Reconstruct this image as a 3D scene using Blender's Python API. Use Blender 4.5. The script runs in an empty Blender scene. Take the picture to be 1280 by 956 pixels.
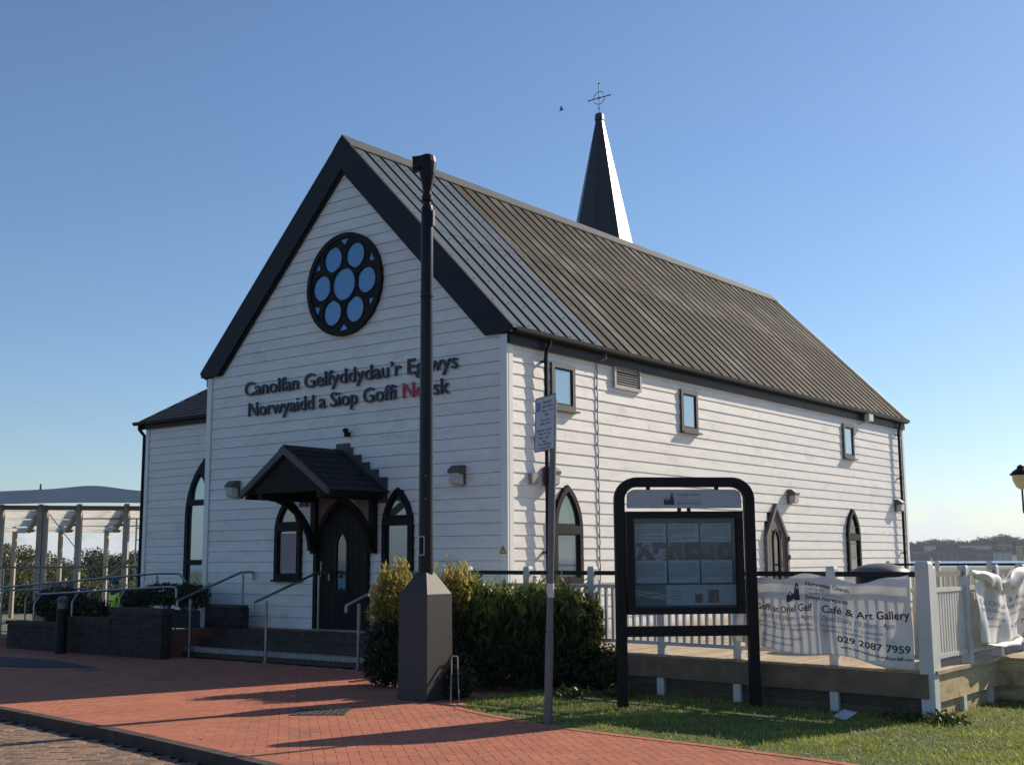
import bpy, bmesh, math, random
import numpy as np
from mathutils import Vector, Matrix
R = math.radians
random.seed(7)
rng = np.random.default_rng(7)
S = bpy.context.scene
COL = S.collection

# ------------------------------------------------------------------ camera
cd = bpy.data.cameras.new('camera')
cam = bpy.data.objects.new('camera', cd)
COL.objects.link(cam)
S.camera = cam
CX, CY, CZ = 11.6336, -14.7417, 1.65
YAW, PITCH, ROLL = -0.6638, 0.1460, -0.0063
F = Vector((math.sin(YAW)*math.cos(PITCH), math.cos(YAW)*math.cos(PITCH), math.sin(PITCH)))
RT = Vector((math.cos(YAW), -math.sin(YAW), 0))
UP = RT.cross(F)
R2 = RT*math.cos(ROLL) + UP*math.sin(ROLL)
U2 = -RT*math.sin(ROLL) + UP*math.cos(ROLL)
m = Matrix((R2, U2, -F)).transposed().to_4x4()
m.translation = (CX, CY, CZ)
cam.matrix_world = m
cd.sensor_width = 36
cd.lens = 36*1499.0/1280
cd.clip_start = .1
cd.clip_end = 20000

# ------------------------------------------------------------------ light
SUN_EL = R(30.5)
SUN_AZ = math.atan2(.285, .96)          # from +Y towards +X
w = bpy.data.worlds.new('World')
S.world = w
w.use_nodes = True
nt = w.node_tree
nt.nodes.clear()
N = nt.nodes.new
L = nt.links.new
sky = N('ShaderNodeTexSky')
sky.sky_type = 'NISHITA'
sky.sun_disc = False
sky.sun_elevation = SUN_EL
sky.sun_rotation = SUN_AZ
sky.air_density = 1.0
sky.dust_density = .35
sky.ozone_density = 5.2
bg = N('ShaderNodeBackground')
bg.inputs[1].default_value = 0.100
out = N('ShaderNodeOutputWorld')
tc = N('ShaderNodeTexCoord')
sep = N('ShaderNodeSeparateXYZ')
L(tc.outputs['Generated'], sep.inputs[0])
# low cumulus bank just above the horizon
mp = N('ShaderNodeMapping')
mp.inputs['Scale'].default_value = (26, 26, 62)
L(tc.outputs['Generated'], mp.inputs[0])
nz = N('ShaderNodeTexNoise')
nz.inputs['Scale'].default_value = 1.0
nz.inputs['Detail'].default_value = 7
nz.inputs['Roughness'].default_value = .62
L(mp.outputs[0], nz.inputs['Vector'])
band = N('ShaderNodeValToRGB')
e = band.color_ramp.elements
e[0].position = 0.0; e[0].color = (.52, .52, .52, 1)
e[1].position = .06; e[1].color = (0, 0, 0, 1)
k = band.color_ramp.elements.new(.022); k.color = (.50, .50, .50, 1)
k = band.color_ramp.elements.new(.040); k.color = (.30, .30, .30, 1)
L(sep.outputs[2], band.inputs[0])
add = N('ShaderNodeMath'); add.operation = 'ADD'
L(nz.outputs[0], add.inputs[0]); L(band.outputs[0], add.inputs[1])
cr = N('ShaderNodeValToRGB')
cr.color_ramp.elements[0].position = .86; cr.color_ramp.elements[0].color = (0, 0, 0, 1)
cr.color_ramp.elements[1].position = 1.08; cr.color_ramp.elements[1].color = (.55, .55, .55, 1)
L(add.outputs[0], cr.inputs[0])
mix = N('ShaderNodeMixRGB')
L(cr.outputs[0], mix.inputs[0]); L(sky.outputs[0], mix.inputs[1])
mix.inputs[2].default_value = (6.8, 7.5, 8.3, 1)
L(mix.outputs[0], bg.inputs[0])
L(bg.outputs[0], out.inputs[0])

sd = bpy.data.lights.new('sun', 'SUN')
sd.energy = 5.0
sd.angle = R(.5)
sd.color = (1, .86, .68)
so = bpy.data.objects.new('sun', sd)
COL.objects.link(so)
sv = Vector((math.sin(SUN_AZ)*math.cos(SUN_EL), math.cos(SUN_AZ)*math.cos(SUN_EL), math.sin(SUN_EL)))
so.rotation_euler = sv.to_track_quat('Z', 'Y').to_euler()
so.location = (20, 40, 40)
S.view_settings.view_transform = 'Standard'
S.view_settings.look = 'None'
S.view_settings.exposure = .33
S.view_settings.gamma = 1

# ------------------------------------------------------------------ materials
MATS = {}
def mat(name, col, rough=.6, metal=0, var=.0, vscale=3, bump=0, bscale=60, col2=None, stretch=(1, 1, 1),
        objvar=0, spec=.5, tint=False, streak=None, alpha=1, det=5, ramp=(.32, .66)):
    """principled material; noise moves the colour between col and col2"""
    if name in MATS: return MATS[name]
    mt = bpy.data.materials.new(name)
    mt.use_nodes = True
    t = mt.node_tree
    p = t.nodes['Principled BSDF']
    p.inputs['Roughness'].default_value = rough
    p.inputs['Metallic'].default_value = metal
    p.inputs['Specular IOR Level'].default_value = spec
    n = t.nodes.new; l = t.links.new
    g = n('ShaderNodeNewGeometry')
    mpn = n('ShaderNodeMapping'); mpn.inputs['Scale'].default_value = stretch
    l(g.outputs['Position'], mpn.inputs[0])
    if col2 is None: col2 = tuple(c*(1-var) for c in col)
    a = n('ShaderNodeTexNoise'); a.inputs['Scale'].default_value = vscale; a.inputs['Detail'].default_value = det
    a.inputs['Roughness'].default_value = .65
    l(mpn.outputs[0], a.inputs['Vector'])
    rp = n('ShaderNodeValToRGB')
    rp.color_ramp.elements[0].position = ramp[0]; rp.color_ramp.elements[0].color = (*col2, 1)
    rp.color_ramp.elements[1].position = ramp[1]; rp.color_ramp.elements[1].color = (*col, 1)
    l(a.outputs[0], rp.inputs[0])
    last = rp.outputs[0]
    if streak:
        sc, scol, lo, hi = streak
        m2 = n('ShaderNodeMapping'); m2.inputs['Scale'].default_value = sc
        l(g.outputs['Position'], m2.inputs[0])
        b = n('ShaderNodeTexNoise'); b.inputs['Scale'].default_value = 1; b.inputs['Detail'].default_value = 6
        b.inputs['Roughness'].default_value = .7
        l(m2.outputs[0], b.inputs['Vector'])
        r3 = n('ShaderNodeValToRGB')
        r3.color_ramp.elements[0].position = lo; r3.color_ramp.elements[0].color = (0, 0, 0, 1)
        r3.color_ramp.elements[1].position = hi; r3.color_ramp.elements[1].color = (1, 1, 1, 1)
        l(b.outputs[0], r3.inputs[0])
        mx = n('ShaderNodeMixRGB'); l(r3.outputs[0], mx.inputs[0]); l(last, mx.inputs[1])
        mx.inputs[2].default_value = (*scol, 1)
        last = mx.outputs[0]
    if objvar or tint:
        oi = n('ShaderNodeObjectInfo')
        at = n('ShaderNodeAttribute'); at.attribute_name = 'tint'
        ad = n('ShaderNodeMath'); ad.operation = 'ADD'
        l(oi.outputs['Random'], ad.inputs[0]); l(at.outputs['Fac'], ad.inputs[1])
        fr = n('ShaderNodeMath'); fr.operation = 'FRACT'; l(ad.outputs[0], fr.inputs[0])
        ov = objvar or .3
        mr = n('ShaderNodeMapRange'); mr.inputs['To Min'].default_value = 1-ov; mr.inputs['To Max'].default_value = 1+ov*.6
        l(fr.outputs[0], mr.inputs['Value'])
        hs = n('ShaderNodeHueSaturation'); l(mr.outputs[0], hs.inputs['Value']); l(last, hs.inputs['Color'])
        last = hs.outputs[0]
    l(last, p.inputs['Base Color'])
    if bump:
        b = n('ShaderNodeTexNoise'); b.inputs['Scale'].default_value = bscale; b.inputs['Detail'].default_value = 4
        l(mpn.outputs[0], b.inputs['Vector'])
        bp = n('ShaderNodeBump'); bp.inputs['Strength'].default_value = bump; bp.inputs['Distance'].default_value = .02
        l(b.outputs[0], bp.inputs['Height']); l(bp.outputs[0], p.inputs['Normal'])
    MATS[name] = mt
    return mt

def leaf_mat(name, c1, c2, tr=.25):
    mt = bpy.data.materials.new(name); mt.use_nodes = True
    t = mt.node_tree; p = t.nodes['Principled BSDF']; n = t.nodes.new; l = t.links.new
    at = n('ShaderNodeAttribute'); at.attribute_name = 'tint'
    rp = n('ShaderNodeValToRGB'); rp.color_ramp.elements[0].color = (*c1, 1); rp.color_ramp.elements[1].color = (*c2, 1)
    l(at.outputs['Fac'], rp.inputs[0]); l(rp.outputs[0], p.inputs['Base Color'])
    p.inputs['Roughness'].default_value = .5
    p.inputs['Specular IOR Level'].default_value = .35
    tl = n('ShaderNodeBsdfTranslucent'); l(rp.outputs[0], tl.inputs[0])
    mx = n('ShaderNodeMixShader'); mx.inputs[0].default_value = tr
    l(p.outputs[0], mx.inputs[1]); l(tl.outputs[0], mx.inputs[2])
    l(mx.outputs[0], t.nodes['Material Output'].inputs[0])
    return mt

def glass_mat(name, base, refl, tint=(1, 1, 1), rough=.04):
    mt = bpy.data.materials.new(name); mt.use_nodes = True
    t = mt.node_tree; p = t.nodes['Principled BSDF']; n = t.nodes.new; l = t.links.new
    p.inputs['Base Color'].default_value = (*base, 1); p.inputs['Roughness'].default_value = rough
    g = n('ShaderNodeBsdfGlossy'); g.inputs[0].default_value = (*tint, 1); g.inputs['Roughness'].default_value = rough
    mx = n('ShaderNodeMixShader'); mx.inputs[0].default_value = refl
    b = n('ShaderNodeTexNoise'); b.inputs['Scale'].default_value = 1.6
    bp = n('ShaderNodeBump'); bp.inputs['Strength'].default_value = .05; l(b.outputs[0], bp.inputs['Height'])
    l(bp.outputs[0], g.inputs['Normal'])
    l(p.outputs[0], mx.inputs[1]); l(g.outputs[0], mx.inputs[2])
    l(mx.outputs[0], t.nodes['Material Output'].inputs[0])
    return mt

def cloth_mat(name, col, tr=.5):
    mt = bpy.data.materials.new(name); mt.use_nodes = True
    t = mt.node_tree; n = t.nodes.new; l = t.links.new
    p = t.nodes['Principled BSDF']; p.inputs['Roughness'].default_value = .55
    g = n('ShaderNodeNewGeometry'); a = n('ShaderNodeTexNoise'); a.inputs['Scale'].default_value = 2.2; a.inputs['Detail'].default_value = 6
    l(g.outputs['Position'], a.inputs['Vector'])
    rp = n('ShaderNodeValToRGB'); rp.color_ramp.elements[0].position = .3; rp.color_ramp.elements[0].color = (*[c*.72 for c in col], 1)
    rp.color_ramp.elements[1].position = .5; rp.color_ramp.elements[1].color = (*col, 1)
    l(a.outputs[0], rp.inputs[0]); l(rp.outputs[0], p.inputs['Base Color'])
    tl = n('ShaderNodeBsdfTranslucent'); l(rp.outputs[0], tl.inputs[0])
    mx = n('ShaderNodeMixShader'); mx.inputs[0].default_value = tr
    l(p.outputs[0], mx.inputs[1]); l(tl.outputs[0], mx.inputs[2])
    l(mx.outputs[0], t.nodes['Material Output'].inputs[0])
    return mt

WHITE = mat('white_clapboard_paint', (.78, .76, .72), .5, var=.13, vscale=1.7, bump=.15, bscale=18, stretch=(1, 1, 5),
            objvar=.045, streak=((1.1, 1.1, 2.6), (.44, .43, .42), .54, .84))
TRIM = mat('white_trim_paint', (.76, .76, .74), .5, var=.08, vscale=2, bump=.05, bscale=20)
CORE = mat('dark_sheathing', (.03, .03, .032), .9, spec=.2)  # near-black, so the board gaps draw painted shadow lines
BLACK = mat('black_paint', (.009, .009, .011), .5, spec=.22, var=.25, vscale=5, bump=.05, bscale=30)
BARGE = mat('charcoal_bargeboard', (.014, .018, .025), .6, spec=.25, var=.25, vscale=2, bump=.08, bscale=25)
SEAMB = mat('blue_grey_sheet_metal', (.082, .122, .162), .75, spec=.12, metal=.0, var=.2, vscale=1.2, objvar=.10)
SEAMO = mat('weathered_olive_sheet_metal', (.056, .051, .041), .8, spec=.15, metal=.0, var=.2, vscale=.9, objvar=.10,
            streak=((.9, .9, .35), (.120, .116, .105), .50, .62))
SEAM = mat('dark_roof_seam', (.010, .010, .011), .8, spec=.15)
RIDGE = mat('grey_ridge_metal', (.085, .095, .10), .7, spec=.2, metal=.0, var=.2)
SLATE = mat('dark_slate', (.020, .023, .029), .7, spec=.3, var=.3, vscale=4, bump=.2, bscale=30, objvar=.25)
WINF = mat('brown_grey_window_frame', (.085, .080, .076), .6, var=.2, bump=.05)
DARKWOOD = mat('near_black_timber', (.009, .008, .009), .6, spec=.2, var=.3, vscale=6, bump=.15, bscale=30, stretch=(3, 3, .5), objvar=.2)
DOORGREY = mat('weathered_grey_door_timber', (.17, .155, .145), .75, var=.4, vscale=6, bump=.2, bscale=25, stretch=(4, 4, .5), objvar=.15)
TAN = mat('dusty_pink_panel', (.23, .17, .16), .7, var=.15)
G_SKY = glass_mat('pale_reflective_glass', (.16, .21, .23), .30, (.80, .95, 1))
G_DARK = glass_mat('dark_window_glass', (.012, .014, .016), .07, (.9, 1, 1))
G_ROSE = glass_mat('blue_rose_glass', (.035, .135, .33), .10, (.5, .8, 1), .2)  # even blue base with a weak bluish gloss
G_LEAD = glass_mat('grey_green_window_glass', (.075, .10, .11), .12, (.8, .95, 1))
POSTER = mat('pink_window_poster', (.30, .20, .22), .5, col2=(.28, .26, .28), vscale=1.6)
STEEL = mat('galvanised_steel', (.30, .30, .29), .34, metal=.85, var=.25, vscale=6, bump=.04)
POSTM = mat('grey_galvanised_post', (.15, .15, .155), .5, metal=.5, var=.2, vscale=5)
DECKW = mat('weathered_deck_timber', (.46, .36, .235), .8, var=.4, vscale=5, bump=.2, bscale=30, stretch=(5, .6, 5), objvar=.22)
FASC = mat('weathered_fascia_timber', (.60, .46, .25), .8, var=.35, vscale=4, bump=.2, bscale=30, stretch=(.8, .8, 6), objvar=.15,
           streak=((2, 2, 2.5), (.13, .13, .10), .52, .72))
RAILW = mat('pale_grey_rail_paint', (.60, .60, .58), .6, var=.14, vscale=4, bump=.06, streak=((5, 5, 2), (.36, .36, .33), .58, .8))
STONE = mat('dark_granite_plinth', (.040, .040, .041), .6, spec=.5, var=.35, vscale=25, bump=.15, bscale=80)
BRICKR = mat('red_clay_paver', (.44, .175, .110), .92, spec=.12, col2=(.37, .145, .095), vscale=1.5, bump=.12, bscale=90, objvar=.10,
             streak=((.8, .8, .8), (.22, .125, .095), .54, .72))
BRICKG = mat('brown_grey_block_paver', (.28, .180, .125), .9, spec=.2, col2=(.20, .155, .12), vscale=1.5, bump=.3, bscale=90, objvar=.26)
BED = mat('jointing_sand', (.22, .095, .062), .95, var=.3, vscale=30, bump=.3)
BEDG = mat('dark_jointing_grit', (.045, .040, .037), .95, var=.3, vscale=30, bump=.3)
KERB = mat('kerb_blocks', (.075, .052, .045), .9, var=.35, vscale=8, bump=.3, objvar=.2)
WALLB = mat('dark_engineering_brick', (.050, .043, .042), .8, spec=.2, var=.4, vscale=12, bump=.2, objvar=.35)
MORTAR = mat('dark_mortar', (.06, .055, .05), .9, var=.2)
COPE = mat('coping_brick', (.075, .062, .058), .85, spec=.2, var=.3, vscale=8, bump=.2, objvar=.25)
TREAD = mat('step_nosing', (.34, .32, .29), .8, var=.3, vscale=8, bump=.2)
EARTH = mat('lawn_soil', (.085, .115, .030), .95, col2=(.06, .075, .024), vscale=2.5, bump=.5, bscale=25)
GROUND = mat('far_ground', (.10, .12, .06), .95, col2=(.16, .14, .10), vscale=.2, bump=.2)
DARKPATCH = mat('dark_patch_grey', (.04, .04, .042), .9, var=.3, vscale=20, bump=.3)
IRON = mat('cast_iron_cover', (.10, .090, .080), .6, var=.4, vscale=20, bump=.2)
TXT = mat('navy_letter', (.010, .014, .035), .45)
TXTR = mat('red_letter', (.42, .035, .05), .45)
TXTP = mat('purple_letter', (.06, .03, .09), .45)
PRINT = mat('charcoal_print', (.035, .035, .055), .6)
PRINTG = mat('grey_print', (.20, .20, .23), .6)
PRINTL = mat('light_grey_print', (.33, .33, .36), .6)
BANNER = cloth_mat('white_vinyl_banner', (.88, .86, .82), .26)
SIGNW = mat('white_sign_face', (.42, .45, .50), .4, var=.1)
PANELW = mat('pale_header_panel', (.40, .43, .46), .4, var=.08, vscale=4)
BLUE = mat('blue_sign_symbol', (.03, .10, .42), .4)
YEL = mat('yellow_warning', (.80, .50, .03), .4)
CONC = mat('pavilion_concrete_column', (.36, .32, .29), .8, var=.3, vscale=3, stretch=(1, 1, .4), bump=.1)
CANB = mat('blue_grey_canopy_roof', (.44, .48, .54), .6, var=.15, vscale=.5)
TREADR = mat('canopy_beam', (.17, .14, .13), .7, var=.3)
SOFF = cloth_mat('translucent_canopy_panel', (.93, .92, .88), .75)
RUBBLE = mat('pale_rubble_stone', (.42, .35, .25), .9, col2=(.20, .16, .11), vscale=6, bump=.6, bscale=12, objvar=.2)
POLE = mat('black_pole_gloss', (.007, .007, .009), .32, spec=.25, var=.3, vscale=6, bump=.05, bscale=25, streak=((9, 9, 1.5), (.02, .02, .022), .6, .8))
LENS = mat('prismatic_lamp_lens', (.55, .55, .52), .15, var=.3, vscale=20)
CREAM = mat('cream_lantern_glass', (.62, .52, .32), .2, var=.2, vscale=8)
LAMPB = mat('bronze_grey_lamp_housing', (.10, .095, .085), .55, var=.2)
HILL = mat('far_wooded_hill', (.050, .072, .038), .95, col2=(.025, .040, .024), vscale=.03)
HIVIS = mat('high_visibility_yellow', (.62, .80, .05), .6, var=.1)
NAVY = mat('navy_work_trousers', (.02, .025, .05), .8)
SKIN = mat('skin', (.45, .27, .20), .55)
BARK = mat('bark', (.10, .075, .055), .9, var=.4, vscale=8, bump=.4)
LH = leaf_mat('laurel_leaf_shade_to_sun', (.007, .018, .006), (.24, .28, .07), .30)  # dark end paints the hedge's inner shade, pale end its sunlit tips
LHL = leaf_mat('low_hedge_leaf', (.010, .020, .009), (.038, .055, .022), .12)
LY = leaf_mat('golden_variegated_leaf', (.08, .10, .02), (.60, .48, .12), .35)
LT = leaf_mat('tree_leaf_green', (.022, .042, .012), (.12, .14, .04), .22)
LTD = leaf_mat('tree_leaf_dark', (.014, .030, .014), (.06, .085, .03), .18)
LG = leaf_mat('grass_blade', (.11, .15, .025), (.44, .47, .10), .45)

# ------------------------------------------------------------------ helpers
def tag(o, label=None, cat=None, group=None, kind=None):
    if label: o['label'] = label
    if cat: o['category'] = cat
    if group: o['group'] = group
    if kind: o['kind'] = kind
    return o

def thing(name, loc, label, cat, group=None, rz=0):
    o = bpy.data.objects.new(name, None)
    o.empty_display_size = .2
    COL.objects.link(o)
    o.location = loc
    o.rotation_euler = (0, 0, rz)
    return tag(o, label, cat, group)

def origin(o):
    v = Vector((0, 0, 0))
    while o: v += o.location; o = o.parent
    return v

def link(name, me, parent=None, kind=None, label=None):
    o = bpy.data.objects.new(name, me)
    COL.objects.link(o)
    if parent: o.parent = parent
    if kind: o['kind'] = kind
    if label: o['label'] = label
    return o

class MB:
    def __init__(s): s.v = []; s.f = []; s.mi = []
    def add(s, vs, fs, mi=0):
        b = len(s.v); s.v += [tuple(v) for v in vs]
        s.f += [tuple(b+i for i in f) for f in fs]; s.mi += [mi]*len(fs)
        return s
    def box(s, x0, y0, z0, x1, y1, z1, mi=0):
        x0, x1 = min(x0, x1), max(x0, x1); y0, y1 = min(y0, y1), max(y0, y1); z0, z1 = min(z0, z1), max(z0, z1)
        return s.add([(x0,y0,z0),(x1,y0,z0),(x1,y1,z0),(x0,y1,z0),(x0,y0,z1),(x1,y0,z1),(x1,y1,z1),(x0,y1,z1)],
              [(0,3,2,1),(4,5,6,7),(0,1,5,4),(1,2,6,5),(2,3,7,6),(3,0,4,7)], mi)
    def beam(s, a, b, w_, h, up=(0, 0, 1), mi=0):
        a = Vector(a); b = Vector(b); d = (b-a).normalized(); u = Vector(up)
        sd_ = d.cross(u)
        if sd_.length < 1e-4: sd_ = d.cross(Vector((1, 0, 0)))
        sd_.normalize(); u = sd_.cross(d).normalized()
        vs = []
        for p in (a, b):
            for q, r_ in ((-1, -1), (1, -1), (1, 1), (-1, 1)): vs.append(p + sd_*q*w_/2 + u*r_*h/2)
        return s.add(vs, [(0,3,2,1),(4,5,6,7),(0,1,5,4),(1,2,6,5),(2,3,7,6),(3,0,4,7)], mi)
    def tube(s, pts, r, n=10, cap=True, mi=0):
        pts = [Vector(p) for p in pts]
        rs = r if isinstance(r, (list, tuple)) else [r]*len(pts)
        rings = []
        prev = None
        for i, p in enumerate(pts):
            if i == 0: d = pts[1]-p
            elif i == len(pts)-1: d = p-pts[i-1]
            else: d = (pts[i+1]-p).normalized() + (p-pts[i-1]).normalized()
            d.normalize()
            if prev is None:
                a = d.cross(Vector((0, 0, 1)))
                if a.length < 1e-3: a = d.cross(Vector((1, 0, 0)))
                a.normalize()
            else:
                a = (prev - d*prev.dot(d)).normalized()
            prev = a
            b = d.cross(a)
            rings.append([p + (a*math.cos(2*math.pi*k/n) + b*math.sin(2*math.pi*k/n))*rs[i] for k in range(n)])
        vs = [v for rg in rings for v in rg]; fs = []
        for i in range(len(rings)-1):
            for k in range(n):
                k2 = (k+1) % n
                fs.append((i*n+k, i*n+k2, (i+1)*n+k2, (i+1)*n+k))
        if cap:
            fs.append(tuple(range(n-1, -1, -1))); fs.append(tuple((len(rings)-1)*n+k for k in range(n)))
        return s.add(vs, fs, mi)
    def lathe(s, c, prof, n=16, rot=0, mi=0):
        """prof: (radius, z) list going up"""
        vs = []; fs = []
        for (r, z) in prof:
            for k in range(n):
                a = 2*math.pi*k/n+rot
                vs.append((c[0]+r*math.cos(a), c[1]+r*math.sin(a), c[2]+z))
        for i in range(len(prof)-1):
            for k in range(n):
                k2 = (k+1) % n
                fs.append((i*n+k, i*n+k2, (i+1)*n+k2, (i+1)*n+k))
        fs.append(tuple(range(n-1, -1, -1))); fs.append(tuple((len(prof)-1)*n+k for k in range(n)))
        return s.add(vs, fs, mi)
    def prism(s, poly, fr, d0, d1, mi=0):
        """poly list of (u,z); fr maps (u,z,d) to xyz"""
        n = len(poly)
        vs = [fr(u, z, d0) for u, z in poly] + [fr(u, z, d1) for u, z in poly]
        fs = [tuple(range(n-1, -1, -1)), tuple(range(n, 2*n))]
        for i in range(n): fs.append((i, (i+1) % n, n+(i+1) % n, n+i))
        return s.add(vs, fs, mi)
    def mesh(s, name, mats, o=(0, 0, 0), smooth=False):
        me = bpy.data.meshes.new(name)
        me.from_pydata([(v[0]-o[0], v[1]-o[1], v[2]-o[2]) for v in s.v], [], s.f)
        for mt in (mats if isinstance(mats, (list, tuple)) else [mats]): me.materials.append(mt)
        if any(s.mi): me.polygons.foreach_set('material_index', s.mi)
        bm = bmesh.new(); bm.from_mesh(me); bmesh.ops.recalc_face_normals(bm, faces=bm.faces); bm.to_mesh(me); bm.free()
        if smooth:
            me.polygons.foreach_set('use_smooth', [True]*len(me.polygons))
            try: me.set_sharp_from_angle(angle=R(35))
            except Exception: pass
        return me
    def build(s, name, mats, parent=None, smooth=False, label=None, kind=None, bevel=0):
        me = s.mesh(name, mats, origin(parent) if parent else (0, 0, 0), smooth)
        o = link(name, me, parent, kind, label)
        if bevel:
            b = o.modifiers.new('bevel', 'BEVEL'); b.width = bevel; b.segments = 2; b.limit_method = 'ANGLE'
        return o

def plate_mb(outer, holes, fr, d0, d1):
    cu = bpy.data.curves.new('c', 'CURVE'); cu.dimensions = '2D'; cu.fill_mode = 'BOTH'; cu.extrude = (d1-d0)/2
    for poly in [outer]+holes:
        sp = cu.splines.new('POLY'); sp.points.add(len(poly)-1)
        for p, (a, b) in zip(sp.points, poly): p.co = (a, b, 0, 1)
        sp.use_cyclic_u = True
    ob = bpy.data.objects.new('c', cu)
    me = bpy.data.meshes.new_from_object(ob)
    mid = (d0+d1)/2
    mb = MB(); mb.add([fr(v.co.x, v.co.y, mid+v.co.z) for v in me.vertices], [tuple(p.vertices) for p in me.polygons])
    bpy.data.objects.remove(ob); bpy.data.curves.remove(cu); bpy.data.meshes.remove(me)
    return mb

def text_data(s, size=1, extrude=0, offset=0, align='LEFT', space=1):
    cu = bpy.data.curves.new('t', 'FONT'); cu.body = s; cu.size = size; cu.extrude = extrude; cu.offset = offset
    cu.align_x = align; cu.space_character = space; cu.resolution_u = 3
    ob = bpy.data.objects.new('t', cu)
    me = bpy.data.meshes.new_from_object(ob)
    v = [tuple(x.co) for x in me.vertices]; f = [tuple(p.vertices) for p in me.polygons]
    bpy.data.objects.remove(ob); bpy.data.curves.remove(cu); bpy.data.meshes.remove(me)
    return v, f

def fit_text(s, u0, u1, z0, cap, fr, d0, d1=None, offset=0):
    """text as an MB: left u0, right u1, baseline z0, capital height cap"""
    v, f = text_data(s, 1, .5 if d1 is not None else 0, offset)
    mb = MB()
    if not v: return mb
    _, _ = 0, 0
    hv, _f = text_data('H', 1)
    ch = max(p[1] for p in hv)
    x0 = min(p[0] for p in v); x1 = max(p[0] for p in v)
    sx = (u1-u0)/(x1-x0); sy = cap/ch
    mb.add([fr(u0+(p[0]-x0)*sx, z0+p[1]*sy, d0 if d1 is None else d0+(p[2]+.5)*(d1-d0)) for p in v], f)
    return mb

def np_mesh(name, V, Fc, mats, tint=None, o=(0, 0, 0)):
    """V (n,3), Fc (m,k) numpy, tint per face"""
    me = bpy.data.meshes.new(name)
    k = Fc.shape[1]
    me.vertices.add(len(V)); me.vertices.foreach_set('co', (V-np.array(o)).astype(np.float32).ravel())
    me.loops.add(Fc.size); me.loops.foreach_set('vertex_index', Fc.astype(np.int32).ravel())
    me.polygons.add(len(Fc)); me.polygons.foreach_set('loop_start', np.arange(0, Fc.size, k, dtype=np.int32))
    me.update(calc_edges=True)
    me.shade_flat()
    if tint is not None:
        a = me.attributes.new('tint', 'FLOAT', 'FACE'); a.data.foreach_set('value', tint.astype(np.float32))
    for mt in (mats if isinstance(mats, (list, tuple)) else [mats]): me.materials.append(mt)
    return me

def leaves(P, size, tint, up=.0, elong=1.6, rg=rng):
    """one quad leaf per row of P"""
    n = len(P)
    a = rg.normal(size=(n, 3)); a[:, 2] += up; a /= np.linalg.norm(a, axis=1)[:, None]
    b = rg.normal(size=(n, 3)); b -= (b*a).sum(1)[:, None]*a; b /= np.linalg.norm(b, axis=1)[:, None]
    s = size*rg.uniform(.6, 1.3, n)[:, None]
    V = np.stack([P-a*s*elong/2, P+b*s*.35, P+a*s*elong/2, P-b*s*.35], 1).reshape(-1, 3)
    Fc = np.arange(n*4).reshape(n, 4)
    return V, Fc, tint

# ------------------------------------------------------------------ sea, terrain, far shore
def ring_sheet(name, r0, r1, z, material, kind='structure'):
    mb = MB(); n = 48
    mb.add([(r1*math.cos(2*math.pi*k/n), r1*math.sin(2*math.pi*k/n), z) for k in range(n)], [tuple(range(n))])
    return mb.build(name, material, kind=kind)
def water_material():
    mt = bpy.data.materials.new('bay_water'); mt.use_nodes = True
    t = mt.node_tree; p = t.nodes['Principled BSDF']; n = t.nodes.new; l = t.links.new
    p.inputs['Base Color'].default_value = (.10, .15, .19, 1); p.inputs['Roughness'].default_value = .22
    g = n('ShaderNodeNewGeometry'); a = n('ShaderNodeTexNoise'); a.inputs['Scale'].default_value = .35; a.inputs['Detail'].default_value = 6
    l(g.outputs['Position'], a.inputs['Vector'])
    bp = n('ShaderNodeBump'); bp.inputs['Strength'].default_value = .8; bp.inputs['Distance'].default_value = .5
    l(a.outputs[0], bp.inputs['Height']); l(bp.outputs[0], p.inputs['Normal'])
    return mt
ring_sheet('water', 0, 5000, -4.2, water_material())

def bearing(px, dist, z=0.0):
    """world point at a bearing given as degrees right of the lens axis"""
    a = YAW + math.radians(px)
    return Vector((CX+math.sin(a)*dist, CY+math.cos(a)*dist, z))

def land_z(x, y):
    if x > -11: return 0.0
    t = min(1, (-11-x)/3) * min(1, max(0, (y+.5)/3))
    return -.6*t

def land():
    # near land ends in a quay edge past the church; to the left it runs on under the far trees
    xs = list(range(-260, -20, 12)) + [-20, -17, -14, -12.5, -11, -9, -6, -3, 0, 3, 6, 9, 12, 16, 30, 60, 120]
    ys = [-120, -60, -30, -16, -10, -8.25, -7, -5, -3, -1, 0, 1, 2, 3, 5, 8, 12, 16, 20, 21.5]
    mb = MB(); idx = {}
    for i, x in enumerate(xs):
        for j, y in enumerate(ys):
            idx[i, j] = len(mb.v); mb.v.append((x, y, land_z(x, y)-.16))
    for i in range(len(xs)-1):
        for j in range(len(ys)-1):
            mb.f.append((idx[i, j], idx[i+1, j], idx[i+1, j+1], idx[i, j+1])); mb.mi.append(0)
    mb.add([(-11, 21.5, -.16), (120, 21.5, -.16), (120, 21.5, -7), (-11, 21.5, -7)], [(0, 1, 2, 3)])
    mb.add([(-11, 21.5, -.16), (-11, 21.5, -7), (-60, 260, -7), (-60, 260, -.76)], [(0, 1, 2, 3)])
    mb.add([(-11, 21.5, -.16), (-14, 21.5, -.76), (-60, 260, -.76)], [(0, 1, 2)])
    mb.add([(-14, 21.5, -.76), (-260, 21.5, -.76), (-600, 260, -.76), (-60, 260, -.76)], [(0, 1, 2, 3)])
    mb.build('ground', GROUND, kind='structure')
land()

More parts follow.
